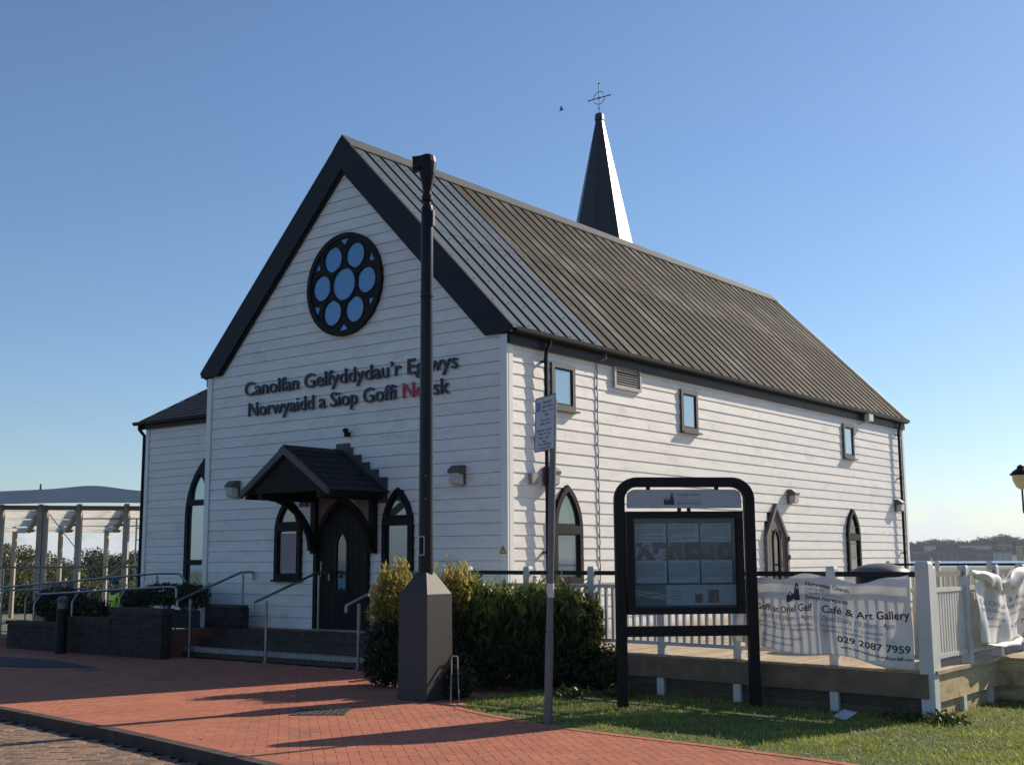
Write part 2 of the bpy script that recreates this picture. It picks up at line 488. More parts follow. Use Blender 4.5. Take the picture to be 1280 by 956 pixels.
def far_shore():
    mb = MB()
    n = 220; rows = 7
    rg = np.random.default_rng(3)
    ph = rg.uniform(0, 6, 8)
    pts = []
    for i in range(n):
        t = i/(n-1); ang = -12 + t*70          # degrees right of axis
        a = ang
        crest = 23 + 3.2*math.sin(a*.9+ph[0]) + 3*math.sin(a*2.3+ph[1]) + 1.3*math.sin(a*6.1+ph[2])
        if ang < 22: crest += .3*(22-ang)
        row = []
        for j in range(rows):
            s = j/(rows-1)
            d = 1700 + s*500
            h = -4.0 + (crest+4)*(s**.8)
            if j: h += rg.uniform(-1.2, 1.2)
            p = bearing(ang, d, h); row.append(len(mb.v)); mb.v.append(tuple(p))
        pts.append(row)
    for i in range(n-1):
        for j in range(rows-1):
            mb.f.append((pts[i][j], pts[i+1][j], pts[i+1][j+1], pts[i][j+1])); mb.mi.append(0)
    mb.build('hills', HILL, kind='structure', smooth=True)
    # woodland on the slope: leaf lumps, nobody can count them
    P = []; T = []
    for _ in range(6500):
        ang = rg.uniform(8, 36); s = rg.uniform(.12, 1.0)
        a = ang
        crest = 23 + 3.2*math.sin(a*.9+ph[0]) + 3*math.sin(a*2.3+ph[1]) + 1.3*math.sin(a*6.1+ph[2])
        if ang < 22: crest += .3*(22-ang)
        h = -4.0+(crest+4)*(s**.8)
        c = np.array(bearing(ang, 1700+s*500, h+rg.uniform(0, 3)))
        k = 16
        q = rg.normal(size=(k, 3))*np.array([4, 4, 2.6]); P.append(c+q); T.append(np.clip(rg.uniform(0, 1)*.7+rg.uniform(-.15, .3, k), 0, 1))
    P = np.concatenate(P); T = np.concatenate(T)
    V, Fc, T = leaves(P, 2.8, T, rg=rg)
    fm = leaf_mat('far_tree_leaf', (.018, .032, .020), (.040, .060, .034), 0); fm.node_tree.nodes['Principled BSDF'].inputs['Specular IOR Level'].default_value = 0; fm.node_tree.nodes['Principled BSDF'].inputs['Roughness'].default_value = 1
    me = np_mesh('far_woodland', V, Fc, fm, T)
    o = link('far_woodland', me)
    tag(o, 'dark wooded hillside seen across the bay above the far houses', 'woodland', kind='stuff')
far_shore()

HW = [mat('far_brick_house', (.20, .125, .095), .9, var=.2, vscale=.2), mat('far_tan_house', (.27, .20, .15), .9, var=.2, vscale=.2),
      mat('far_white_render', (.55, .55, .52), .9, var=.1, vscale=.2), mat('far_yellow_block', (.55, .42, .22), .9, var=.1, vscale=.2)]
HR = mat('far_roof_tiles', (.10, .085, .085), .9, var=.2, vscale=.2)
HG = mat('far_window', (.04, .05, .06), .4)
def far_house(ang, dist, wd, dp, ht, mi, label, base=-4.0, roof=True):
    c = bearing(ang, dist, base)
    t = thing('far_house', c, label, 'house', 'houses along the far shore')
    a = YAW+math.radians(ang)
    ux = Vector((math.cos(a), -math.sin(a), 0)); uy = Vector((math.sin(a), math.cos(a), 0))
    def fr(u, z, d): return c + ux*u - uy*d + Vector((0, 0, z))
    mb = MB(); mb.prism([(-wd/2, 0), (wd/2, 0), (wd/2, ht), (-wd/2, ht)], fr, -dp/2, dp/2)
    mb.build('wall', HW[mi], t)
    if roof:
        mb = MB(); rh = ht*.35
        fr2 = lambda u, z, d: c + uy*u + ux*d + Vector((0, 0, z))
        mb.prism([(-dp/2-.4, ht+.02), (dp/2+.4, ht+.02), (0, ht+rh)], fr2, -wd/2-.4, wd/2+.4)
        mb.build('roof', HR, t)
    else:
        mb = MB(); mb.prism([(-wd/2-.3, ht), (wd/2+.3, ht), (wd/2+.3, ht+.6), (-wd/2-.3, ht+.6)], fr, -dp/2-.3, dp/2+.3); mb.build('parapet', HW[mi], t)
    n = max(2, int(wd/7)); mb = MB()
    for i in range(n):
        for s in range(max(1, int(ht/3.4))):
            u = -wd/2+wd*(i+.5)/n; z = 1.4+s*3.2
            mb = MB(); mb.prism([(u-.7, z), (u+.7, z), (u+.7, z+1.4), (u-.7, z+1.4)], fr, dp/2+.02, dp/2+.12); mb.build('window', HG, t)
spec = [(18.4, 1640, 34, 9, 9, 0, 'brown brick terrace on the far shore nearest the church corner'),
        (19.6, 1650, 30, 9, 11, 1, 'tan terrace on the far shore, second from the church corner'),
        (20.5, 1640, 22, 9, 12, 0, 'tall gabled brown house on the far shore in mid terrace'),
        (21.2, 1650, 26, 9, 10, 1, 'tan house on the far shore right of the gabled brown one'),
        (22.0, 1645, 22, 9, 8, 2, 'low white rendered house among the far shore terraces'),
        (22.7, 1640, 8, 9, 17, 3, 'narrow yellow tower block standing above the far shore houses'),
        (23.5, 1650, 24, 9, 9, 0, 'brown brick house at the far shore right of the yellow block'),
        (19.0, 1775, 16, 8, 6, 2, 'white villa up the far hillside nearest the church'),
        (20.9, 1790, 40, 8, 6, 2, 'long white building halfway up the far wooded hill'),
        (22.1, 1780, 18, 8, 7, 1, 'tan villa halfway up the far hill beneath the trees'),
        (24.6, 1640, 36, 9, 10, 1, 'tan terrace on the far shore at the right edge')]
for i, s in enumerate(spec):
    far_house(*s, base=(-4.0 if s[1] < 1700 else 8.0), roof=(i != 5))

# quay trees, moored boats
def boat(px, dist, length, label):
    c = bearing(px, dist, -4.15)
    t = thing('moored_boat', c, label, 'boat', 'small boats moored in the bay')
    mb = MB(); a = R(20)
    prof = [(-.5, .16), (-.2, .19), (.2, .17), (.5, .0)]
    vs = []
    for u, b in prof:
        for s, z in ((-1, .22), (-.6, 0), (.6, 0), (1, .22)):
            vs.append((c.x+length*u, c.y+length*b*s, c.z+length*z*(1+.3*(u > 0))))
    fs = [(i*4+j, i*4+j+1, i*4+4+j+1, i*4+4+j) for i in range(3) for j in range(3)] + [(i*4+3, i*4, i*4+4, i*4+7) for i in range(3)] + [(0, 1, 2, 3)]
    mb.add(vs, fs); mb.build('hull', TRIM, t)
    mb = MB(); mb.box(c.x-length*.25, c.y-length*.11, c.z+length*.23, c.x+length*.12, c.y+length*.11, c.z+length*.42); mb.build('cabin', mat('boat_blue', (.10, .16, .30), .4), t)
boat(19.6, 205, 4.4, 'small white boat with blue cabin moored beyond the side railing')
boat(20.25, 232, 4.2, 'white motor boat moored behind the deck corner, farther right')

# ------------------------------------------------------------------ paving
def herringbone(x0, x1, y0, y1, inside, ang, cell=.1, gap=.004):
    ca, sa = math.cos(ang), math.sin(ang)
    cx, cy = (x0+x1)/2, (y0+y1)/2
    Rr = math.hypot(x1-x0, y1-y0)/2
    n = int(Rr/cell)+2
    I, J = np.meshgrid(np.arange(-n, n), np.arange(-n, n), indexing='ij')
    D = (I-J) % 4
    out = []
    for code, dx, dy in ((0, 2, 1), (3, 1, 2)):
        sel = D == code
        u = (I[sel]+dx/2)*cell; v = (J[sel]+dy/2)*cell
        X = cx+u*ca-v*sa; Y = cy+u*sa+v*ca
        keep = inside(X, Y)
        out.append(np.stack([X[keep], Y[keep], np.full(keep.sum(), ang + (0 if code == 0 else math.pi/2))], 1))
    return np.concatenate(out)

def paver_template(l=.2, w_=.1, h=.05, g=.0012, ch=.0016):
    a, b = l/2-g, w_/2-g
    V = np.array([(-a,-b,-h),(a,-b,-h),(a,b,-h),(-a,b,-h),(-a,-b,-ch),(a,-b,-ch),(a,b,-ch),(-a,b,-ch),
                  (-a+ch,-b+ch,0),(a-ch,-b+ch,0),(a-ch,b-ch,0),(-a+ch,b-ch,0)])
    Fq = np.array([(0,1,5,4),(1,2,6,5),(2,3,7,6),(3,0,4,7),(4,5,9,8),(5,6,10,9),(6,7,11,10),(7,4,8,11),(8,9,10,11)])
    return V, Fq

def lay_pavers(B, z, ztilt, material, parent, near_n, name, g=.0015, ta=.0018):
    V0, F0 = paver_template(g=g)
    d = np.hypot(B[:, 0]-CX, B[:, 1]-CY)
    # which are in view
    dx = B[:, 0]-CX; dy = B[:, 1]-CY
    dep = dx*math.sin(YAW)+dy*math.cos(YAW); lat = dx*math.cos(YAW)-dy*math.sin(YAW)
    sx = lat/np.maximum(dep, .1)*1499; sy = 478+217+1499*1.65/np.maximum(dep, .1)
    vis = (dep > 1) & (abs(sx) < 640) & (sy < 965)
    order = np.argsort(np.where(vis, d, 1e6))
    near = order[:near_n]; rest = order[near_n:]
    me = np_mesh(name, V0, F0, material)
    for i in near:
        o = link(name, me, parent)
        o.location = (B[i, 0], B[i, 1], z+rng.uniform(-1, 1)*ztilt)
        o.rotation_euler = (rng.normal()*ta, rng.normal()*ta, B[i, 2])
    n = len(rest)
    c = np.cos(B[rest, 2])[:, None]; s = np.sin(B[rest, 2])[:, None]
    tx = rng.normal(size=(n, 1))*ta; ty = rng.normal(size=(n, 1))*ta
    zz = V0[None, :, 2]+z+rng.uniform(-1, 1, (n, 1))*ztilt + V0[None, :, 0]*tx+V0[None, :, 1]*ty
    X = B[rest, 0][:, None]+V0[None, :, 0]*c-V0[None, :, 1]*s
    Y = B[rest, 1][:, None]+V0[None, :, 0]*s+V0[None, :, 1]*c
    V = np.stack([X, Y, zz], 2).reshape(-1, 3)
    Fc = (F0[None]+np.arange(n)[:, None, None]*12).reshape(-1, 4)
    me = np_mesh(name+'_field', V, Fc, material, np.repeat(rng.uniform(0, 1, n), 9))
    link(name+'_field', me, parent, 'stuff')

KX = np.array([-40, -12, -1.6, 1.16, 3.78, 8, 40]); KY = np.array([-6.9, -7.1, -7.3, -7.6, -8.02, -9.2, -22])
def kerb_y(x): return np.interp(x, KX, KY)
GX = np.array([2.2, 2.64, 3.2, 4.22, 5.2, 6.2, 7.41, 9, 12, 30]); GY = np.array([-3.6, -4.23, -4.45, -4.78, -4.92, -5.0, -5.16, -5.5, -6.4, -14])
def lawn_y(x): return np.interp(x, GX, GY)

mb = MB(); xs = np.linspace(-30, 30, 61)
mb.add([(x, float(kerb_y(x))+.12, -.022) for x in xs]+[(x, 0.5, -.022) for x in xs], [(i, i+1, 62+i, 61+i) for i in range(60)])
pav = mb.build('pavement', BED, kind='structure')
mb = MB(); mb.add([(x, float(kerb_y(x))+.0, -.122) for x in xs]+[(x, -30, -.122) for x in xs], [(i, i+1, 62+i, 61+i) for i in range(60)])
road = mb.build('road', BEDG, kind='structure')

def ins_red(X, Y):
    a = (Y > kerb_y(X)+.26) & (Y < -1.52) & (X > -13.5) & (X < 13)
    lawn = (X > 2.25) & (Y > lawn_y(X)+.03)
    hedge = (X > -.6) & (Y > -2.9+ (X+.6)*.0) & (X < 3)
    return a & ~lawn & ~hedge
B = herringbone(-14, 13, -12, -1, ins_red, R(45)+.06)
lay_pavers(B, 0, .0006, BRICKR, pav, 300, 'red_paver')
def ins_road(X, Y): return (Y < kerb_y(X)-.06) & (Y > -13.5) & (X > -9) & (X < 9)
B = herringbone(-9, 9, -14, -7, ins_road, R(45)-.03)
lay_pavers(B, -.1, .003, BRICKG, road, 300, 'grey_paver', g=.005, ta=.005)

# kerb blocks along the pavement edge and a header course behind them
def kerb_blocks():
    s = -14.0; k = 0
    V0 = MB(); V0.box(-.098, -.06, -.14, .098, .06, 0)
    me = V0.mesh('kerb_block', KERB)
    b2 = MB(); b2.box(-.0485, -.098, -.05, .0485, .098, 0); meh = b2.mesh('edge_paver', BRICKR)
    while s < 9:
        y = float(kerb_y(s)); a = math.atan2(float(kerb_y(s+.1))-y, .1)
        o = link('kerb_block', me, pav); o.location = (s, y+.06, .006+rng.uniform(-.002, .002)); o.rotation_euler = (0, 0, a)
        s += .2*math.cos(a)
kerb_blocks()
mb = MB(); s = -14.0
while s < 9:
    y = float(kerb_y(s)); a = math.atan2(float(kerb_y(s+.1))-y, .1)
    ux = Vector((math.cos(a), math.sin(a), 0)); c = Vector((s, y+.225, 0)) 
    mb.beam(c-ux*.0475+Vector((0, 0, -.02)), c+ux*.0475+Vector((0, 0, -.02)), .19, .04)
    s += .1*math.cos(a)
mb.build('header_course', BRICKR, pav, kind='stuff')
# fine cut edging against the lawn
mb = MB(); s = 2.35
while s < 12:
    y = float(lawn_y(s)); a = math.atan2(float(lawn_y(s+.1))-y, .1)
    ux = Vector((math.cos(a), math.sin(a), 0)); c = Vector((s, y-.03, 0))
    mb.beam(c-ux*.096+Vector((0, 0, -.025)), c+ux*.096+Vector((0, 0, -.025)), .095, .062)
    s += .2*math.cos(a)
mb.build('lawn_edging', BRICKR, pav, kind='stuff')

# dark grey patch, drain cover, inspection cover
mb = MB(); mb.add([(-11, -4.75, .009), (-8.4, -4.95, .009), (-5.3, -3.65, .009), (-7.2, -3.2, .009), (-11, -3.4, .009)], [(0, 1, 2, 3, 4)])  # flat dark grey sheet just above the paving
mb.build('dark_ground_patch', DARKPATCH, kind='structure')
t = thing('inspection_cover', (1.62, -5.38, 0), 'rectangular cast iron inspection cover in the sunlit red paving', 'drain cover')
mb = MB(); a = R(37); ux = Vector((math.cos(a), math.sin(a), 0)); uy = Vector((-ux.y, ux.x, 0)); c = Vector((1.62, -5.38, 0))
mb.beam(c-ux*.30+Vector((0, 0, .004)), c+ux*.30+Vector((0, 0, .004)), .52, .012); mb.build('frame', IRON, t)
for i in range(9):
    for j in range(7):
        p = c+ux*(-.26+.065*i)+uy*(-.21+.07*j); q = MB(); d = (ux if (i+j) % 2 else uy)*.022
        q.beam(p-d+Vector((0, 0, .012)), p+d+Vector((0, 0, .012)), .012, .008); q.build('tread_bar', IRON, t)
t = thing('small_drain_cover', (-5.2, -3.9, 0), 'small dark drain cover in the shaded paving left of the steps', 'drain cover')
mb = MB(); mb.box(-5.35, -4.02, .002, -5.05, -3.78, .012); mb.build('grate', IRON, t)

# ------------------------------------------------------------------ church
ZB, Z1, W, LN, ZR, ZE, OX, OH = .45, 5.17, 7.433, 17.24, 9.27, 5.307, .16, .06
SL = (ZR-ZE)/(W/2+OX)
church = thing('church', (-W/2, LN/2, 0), 'white clapboard wooden church with dark steep roof, rose window and slim spire', 'church')
FR = lambda u, z, d: (u, -d, z)             # front wall, u = x
SD = lambda u, z, d: (d, u, z)              # side wall, u = y
LF = lambda u, z, d: (-W-d, u, z)           # left wall
BK = lambda u, z, d: (u, LN+d, z)
YW = 4.12                                   # wing front
XW = -15.30
WF = lambda u, z, d: (u, YW-d, z)

def arch(uc, a, z0, zs, za, ins=0, n=7, ins0=None):
    h = za-zs; Rr = (a*a+h*h)/(2*a); r = Rr-ins; b = Rr-a
    top = math.acos(max(-1, min(1, b/r)))
    zb = z0+(ins if ins0 is None else ins0)
    pts = [(uc-a+ins, zb)]
    for i in range(n+1):
        t = top*i/n; pts.append((uc+b-r*math.cos(t), zs+r*math.sin(t)))
    right = [(2*uc-u, z) for u, z in reversed(pts[:-1])]
    return pts+right
def arch_half(a, zs, za, z):
    h = za-zs; Rr = (a*a+h*h)/(2*a); b = Rr-a
    if z <= zs: return a
    if z >= za: return 0
    return max(0, math.sqrt(Rr*Rr-(z-zs)**2)-b)
def clip_z(poly, zlo=None, zhi=None):
    def cl(p, f, zc):
        o = []
        for i in range(len(p)):
            a, b = p[i], p[(i+1) % len(p)]
            ia, ib = f(a[1]), f(b[1])
            if ia: o.append(a)
            if ia != ib:
                t = (zc-a[1])/(b[1]-a[1]); o.append((a[0]+t*(b[0]-a[0]), zc))
        return o
    if zlo is not None: poly = cl(poly, lambda z: z >= zlo, zlo)
    if zhi is not None: poly = cl(poly, lambda z: z <= zhi, zhi)
    return poly
def clip_u(poly, ulo=None, uhi=None):
    p = [(z, u) for u, z in poly]; p = clip_z(p, ulo, uhi); return [(u, z) for z, u in p]

# openings: (u centre, half width function of z, z0, z1)
class Op:
    def __init__(s, uc, a, z0, z1, zs=None, round_=False): s.uc, s.a, s.z0, s.z1, s.zs, s.r = uc, a, z0, z1, zs, round_
    def cut(s, zl, zh):
        if min(zh, s.z1)-max(zl, s.z0) < .55*(zh-zl): return None
        zm = (zl+zh)/2
        if s.r:
            c = (s.z0+s.z1)/2; q = s.a**2-(zm-c)**2
            return (s.uc-math.sqrt(q), s.uc+math.sqrt(q)) if q > 0 else None
        a = s.a if s.zs is None else arch_half(s.a, s.zs, s.z1, zm)
        return (s.uc-a, s.uc+a) if a > .02 else None

PITCH_B = (Z1-ZB)/24
def clap(wall, fr, u0, u1, z0, z1, ops=(), gable=None, maxlen=5.2, seed=0, gap=.006):
    rg = random.Random(seed)
    n = int(math.ceil((z1-z0)/PITCH_B-1e-6))
    org = origin(wall)
    for k in range(n):
        zl = z0+k*PITCH_B; zh = min(zl+PITCH_B-gap, z1)  # gap bares the dark core, standing in for the lap shadow
        if gable: 
            al, bl = gable(zl); ah, bh = gable(zh)
            if bl-al < .12: continue
            if bh < ah: ah = bh = (al+bl)/2
        else: al, bl, ah, bh = u0, u1, u0, u1
        segs = [(al, bl)]
        for o in ops:
            c = o.cut(zl, zh)
            if not c: continue
            ns = []
            for s in segs:
                if c[1] <= s[0] or c[0] >= s[1]: ns.append(s); continue
                if c[0] > s[0]+.03: ns.append((s[0], c[0]))
                if c[1] < s[1]-.03: ns.append((c[1], s[1]))
            segs = ns
        fin = []
        for s in segs:
            ln = s[1]-s[0]
            if ln > maxlen*1.25:
                a = s[0]; first = rg.uniform(.35, 1)*maxlen
                while s[1]-a > maxlen*1.2:
                    b = a+first; first = maxlen*rg.uniform(.8, 1.0); fin.append((a, b-.0025)); a = b+.0025
                fin.append((a, s[1]))
            else: fin.append(s)
        for s in fin:
            ta = ah if (gable and abs(s[0]-al) < 1e-6) else s[0]
            tb = bh if (gable and abs(s[1]-bl) < 1e-6) else s[1]
            if gable: ta = max(ta, ah); tb = min(tb, bh)
            j = rg.uniform(-.0015, .0015); db = .024+j+rg.uniform(-.001, .001)
            mb = MB()
            mb.add([fr(s[0], zl, 0), fr(s[1], zl, 0), fr(tb, zh, 0), fr(ta, zh, 0),
                    fr(s[0], zl+j, db), fr(s[1], zl-j, db), fr(tb, zh, .009), fr(ta, zh, .009)],
                   [(0,1,2,3),(4,7,6,5),(0,4,5,1),(1,5,6,2),(2,6,7,3),(3,7,4,0)])
            mb.build('clapboard', WHITE, wall)

# --- wall cores
inner = lambda z: (z-5.0)
mb = MB(); mb.prism([(-W+.02, 0), (-.02, 0), (-.02, Z1+.1), (-W/2, ZR-.24), (-W+.02, Z1+.1)], FR, -.16, 0)
wall_f = mb.build('wall', CORE, church)
mb = MB(); mb.prism([(.16, 0), (LN, 0), (LN, Z1+.08), (.16, Z1+.08)], SD, -.18, -.0)
wall_s = mb.build('wall', CORE, church)
mb = MB(); mb.prism([(.16, 0), (LN, 0), (LN, Z1+.08), (.16, Z1+.08)], LF, -.16, 0)
wall_l = mb.build('wall', CORE, church)
mb = MB(); mb.prism([(-W+.17, 0), (-.19, 0), (-.19, Z1+.1), (-W/2, ZR-.3), (-W+.17, Z1+.1)], BK, -.16, 0)
wall_b = mb.build('wall', TRIM, church)

# --- gable end cladding
f_ops = [Op(-5.01, .30, 1.34, 2.73, 2.15), Op(-2.30, .30, 1.34, 2.80, 2.2), Op(-3.63, .60, .40, 2.66, 1.75), Op(-3.65, .86, 5.67, 7.39, None, True)]
GT = ZR-.30
def gab(z):
    if z <= Z1: return (-W+.11, -.11)
    h = (GT-z)/SL
    return (max(-W+.11, -W/2-h), min(-.11, -W/2+h))
clap(wall_f, FR, -W+.11, -.11, ZB, GT, f_ops, gab, 4.6, 1)
s_ops = [Op(1.465, .29, 4.15, 4.84), Op(5.68, .27, 4.11, 4.84), Op(13.48, .27, 4.08, 4.83), Op(3.455, .42, 4.69, 5.04),
         Op(1.53, .36, 1.30, 2.80, 2.12), Op(13.5, .33, 1.30, 2.74, 2.12), Op(9.26, .48, .5, 2.66, 2.15)]
clap(wall_s, SD, .115, LN-.10, ZB, Z1-.02, s_ops, None, 5.6, 2, .0035)
clap(wall_l, LF, .11, YW, ZB, Z1-.02, (), None, 6, 3)
mb = MB()
for (u0, u1, z0, z1, fr) in ((-W-.034, -W+.10, ZB-.05, Z1+.02, FR), (-.10, .0375, ZB-.05, Z1+.02, FR)):
    mb.prism([(u0, z0), (u1, z0), (u1, z1), (u0, z1)], fr, 0, .046)
    mb.build('corner_board', TRIM, church); mb = MB()
for (u0, u1, fr) in ((.0, .105, SD), (LN-.09, LN+.04, SD), (0, .10, LF)):
    mb = MB(); mb.prism([(u0+.002, ZB-.05), (u1, ZB-.05), (u1, Z1+.02), (u0+.002, Z1+.02)], fr, 0, .042); mb.build('corner_board', TRIM, church)
mb = MB(); mb.box(-W, -.02, .0, -.0, .05, ZB-.02); mb.box(-.05, 0, 0, .02, LN, ZB-.02); mb.build('base_course', MORTAR, church)

# --- bargeboards
def barge(sgn, fr, d0, d1, name='bargeboard'):
    xc = -W/2; hw = W/2+OX
    P = [(0, ZR+.03), (hw*sgn, ZE+.03), (hw*sgn, ZE-.10), ((ZR-.60-(ZE-.10))/SL*sgn, ZE-.10), (0, ZR-.60)]
    mb = MB(); mb.prism([(xc+u, z) for u, z in P], fr, d0, d1); return mb.build(name, BARGE, church)
barge(1, FR, .040, .115); barge(-1, FR, .040, .115); barge(1, BK, -.03, .10); barge(-1, BK, -.03, .10)
# thin inner trim board
for sg in (1, -1):
    P = [(0, ZR-.60), ((ZR-.60-(ZE-.10))/SL*sg, ZE-.10), ((ZR-.67-(ZE-.10))/SL*sg, ZE-.10), (0, ZR-.67)]
    mb = MB(); mb.prism([(-W/2+u, z) for u, z in P], FR, .036, .070); mb.build('bargeboard_trim', BLACK, church)

# --- roof deck with seamed panels
y0r, y1r = -.11, LN+.10
hw = W/2+OX
for sg, nm in ((1, 'roof'), (-1, 'roof')):
    mb = MB()
    prof = [(0, ZR-.02), (hw*sg, ZE-.02), (hw*sg, ZE-.12), (0, ZR-.16)]
    frr = lambda u, z, d: (-W/2+u, d, z)
    mb.prism(prof, frr, y0r+.08, y1r-.1)
    rf = mb.build('roof', SEAM, church)
    npan = 45; pw = (y1r-y0r)/npan
    ln = math.hypot(hw, ZR-ZE); du = Vector((sg*hw, 0, ZE-ZR)).normalized(); nrm = Vector((sg*(ZR-ZE), 0, hw)).normalized()
    def panel_mesh(name, mt, s0, s1, lf):
        mb = MB(); a = Vector((0, 0, 0))
        # flat pan
        def q(s, y, h): return tuple(du*s + nrm*h + Vector((0, y, 0)))
        mb.add([q(s0, .024, .0), q(s1, .024, .0), q(s1, pw-.004, .0), q(s0, pw-.004, .0), q(s0, .024, .012), q(s1, .024, .012+lf), q(s1, pw-.004, .012+lf), q(s0, pw-.004, .012)],
               [(0,3,2,1),(4,5,6,7),(0,1,5,4),(1,2,6,5),(2,3,7,6),(3,0,4,7)], 0)
        w2 = .027
        mb.add([q(s0, 0, 0), q(s1, 0, 0), q(s1, w2, 0), q(s0, w2, 0), q(s0, 0, .034), q(s1, 0, .034), q(s1, w2, .034), q(s0, w2, .034)],
               [(0,3,2,1),(4,5,6,7),(0,1,5,4),(1,2,6,5),(2,3,7,6),(3,0,4,7)], 1)
        return mb.mesh(name, [mt, SEAM])
    mid = ln*.50; mB, mO = [[panel_mesh('roof_panel', q_, .16, mid, .006), panel_mesh('roof_panel', q_, mid-.03, ln+.03, 0)] for q_ in (SEAMB, SEAMO)]
    for i in range(npan):
        for hlf in (0, 1):
            o = link('roof_panel', (mB if i < 7 else mO)[hlf], rf, label='newer blue grey roof panel' if i < 7 else None)
            o.location = Vector((-W/2, y0r+i*pw, ZR-.02+.002)) - origin(church)
    if sg == 1:
        mb = MB()
        for i in range(7):
            for s in np.arange(.5, ln, .62):
                p = Vector((-W/2, y0r+i*pw+pw*.5+random.uniform(-.04, .04), ZR-.02)) + du*float(s+random.uniform(-.03, .03)) + nrm*.016
                mb.box(p.x-.011, p.y-.011, p.z-.006, p.x+.011, p.y+.011, p.z+.006)
        mb.build('roof_screws', SEAM, rf, kind='stuff')
# ridge capping in lengths
rc = None
nseg = 7
for i in range(nseg):
    a = y0r+(y1r-y0r)*i/nseg; b = y0r+(y1r-y0r)*(i+1)/nseg-.006
    mb = MB(); k = .22
    mb.prism([(0, ZR+.055), (k, ZR+.055-k*SL), (k, ZR+.03-k*SL), (0, ZR+.02), (-k, ZR+.03-k*SL), (-k, ZR+.055-k*SL)], lambda u, z, d: (-W/2+u, d, z), a, b)
    mb.build('ridge_capping', RIDGE, church)
# eaves: soffit fascia and gutter, right and left
for sg in (1, -1):
    xe = 0 if sg == 1 else -W
    mb = MB(); mb.box(xe+sg*.036, -.03, ZE-.27, xe+sg*.085, LN+.05, ZE-.06); mb.build('eaves_fascia', BLACK, church)
    mb = MB(); xg = xe+sg*.155
    pr = [(-.068, 0), (-.060, -.055), (-.030, -.082), (.030, -.082), (.060, -.055), (.068, 0), (.060, 0), (.052, -.05), (.026, -.072), (-.026, -.072), (-.052, -.05), (-.060, 0)]
    mb.prism([(xg+u, ZE-.01+z) for u, z in pr], lambda u, z, d: (u, d, z), .0, LN+.09); mb.build('gutter', BLACK, church)

# --- downpipes
def downpipe(y, lab):
    mb = MB(); x = .115
    mb.tube([(.155, y+.02, ZE-.08), (.155, y+.02, ZE-.16), (.12, y-.03, ZE-.30), (x, y-.04, ZE-.40), (x, y-.04, .5)], .034, 10)
    dp = mb.build('downpipe', BLACK, church, smooth=True)
    for z in (4.85, 3.7, 1.75):
        mb = MB(); mb.tube([(x, y-.04, z-.03), (x, y-.04, z+.03)], .043, 10); mb.box(.02, y-.065, z-.015, x, y-.015, z+.015); mb.build('pipe_bracket', BLACK, dp)
downpipe(.93, ''); downpipe(16.75, '')
mb = MB(); mb.tube([(-W-.045, YW-.02, .6), (-W-.045, YW-.02, .61)], .01)
# conduit cable stepping over the boards
pts = [(.15, 2.62, ZE-.12), (.15, 2.62, ZE-.2), (.045, 2.50, ZE-.26)]
z = ZE-.35; i = 0
while z > .8:
    pts.append((.030+.009*(i % 2), 2.50+.008*math.sin(i*1.3), z)); z -= PITCH_B/2; i += 1
mb = MB(); mb.tube(pts, .011, 6); mb.build('conduit', mat('weathered_conduit', (.28, .27, .25), .6), church)

# --- window builders
def rect(u0, u1, z0, z1): return [(u0, z0), (u1, z0), (u1, z1), (u0, z1)]
def side_window(uc, hw_, z0, z1, fr=SD):
    wf = plate_mb(rect(uc-hw_, uc+hw_, z0, z1), [rect(uc-hw_+.075, uc+hw_-.075, z0+.075, z1-.075)], fr, .006, .066).build('window', WINF, church)
    mb = plate_mb(rect(uc-hw_+.072, uc+hw_-.072, z0+.072, z1-.072), [rect(uc-hw_+.105, uc+hw_-.105, z0+.105, z1-.105)], fr, .012, .052); mb.build('sash', BARGE, wf)
    mb = MB(); mb.prism(rect(uc-hw_+.10, uc+hw_-.10, z0+.10, z1-.10), fr, .032, .038); mb.build('glass', G_SKY, wf)
    mb = MB(); mb.prism(rect(uc-hw_-.03, uc+hw_+.05, z0-.035, z0-.003), fr, .0, .125); mb.build('sill', WINF, wf)
side_window(1.465, .335, 4.11, 4.88); side_window(5.68, .32, 4.07, 4.88); side_window(13.48, .32, 4.04, 4.87)

def lancet(uc, a, z0, zs, za, fr, glass, tz, frame=.085, mm=DARKWOOD, poster=False, mull=False):
    outer = arch(uc, a, z0, zs, za)
    inn = arch(uc, a, z0, zs, za, frame)
    holes = []
    lo = clip_z(inn, None, tz-.07); hi = clip_z(inn, tz+.07, None)
    for h in (lo, hi):
        if mull: holes += [clip_u(h, None, uc-.04), clip_u(h, uc+.04, None)]
        else: holes.append(h)
    holes = [h for h in holes if len(h) > 2]
    wf = plate_mb(outer, holes, fr, .004, .085).build('window', mm, church)
    # inner cusp trim
    for h in holes:
        cu = sum(p[0] for p in h)/len(h); cz = sum(p[1] for p in h)/len(h)
        sc = [(cu+(p[0]-cu)*.86, cz+(p[1]-cz)*(.95 if h is lo else .88)) for p in h]
        big = [(cu+(p[0]-cu)*1.01, cz+(p[1]-cz)*1.01) for p in h]
        plate_mb(big, [sc], fr, .012, .060).build('sash', mm, wf)
    mb = MB(); mb.prism(arch(uc, a, z0, zs, za, .06), fr, .030, .036); mb.build('glass', glass, wf)
    if poster:
        mb = MB(); mb.prism(rect(uc-a+.13, uc+a-.13, z0+.16, tz-.12), fr, .037, .039); mb.build('poster', POSTER, wf)
    mb = MB(); mb.prism(rect(uc-a-.03, uc+a+.03, z0-.04, z0-.002), fr, 0, .13); mb.build('sill', mm, wf)
    return wf
lancet(-5.01, .345, 1.31, 2.15, 2.77, FR, G_LEAD, 2.25, poster=True)
lancet(-2.30, .345, 1.31, 2.20, 2.85, FR, G_LEAD, 2.30)
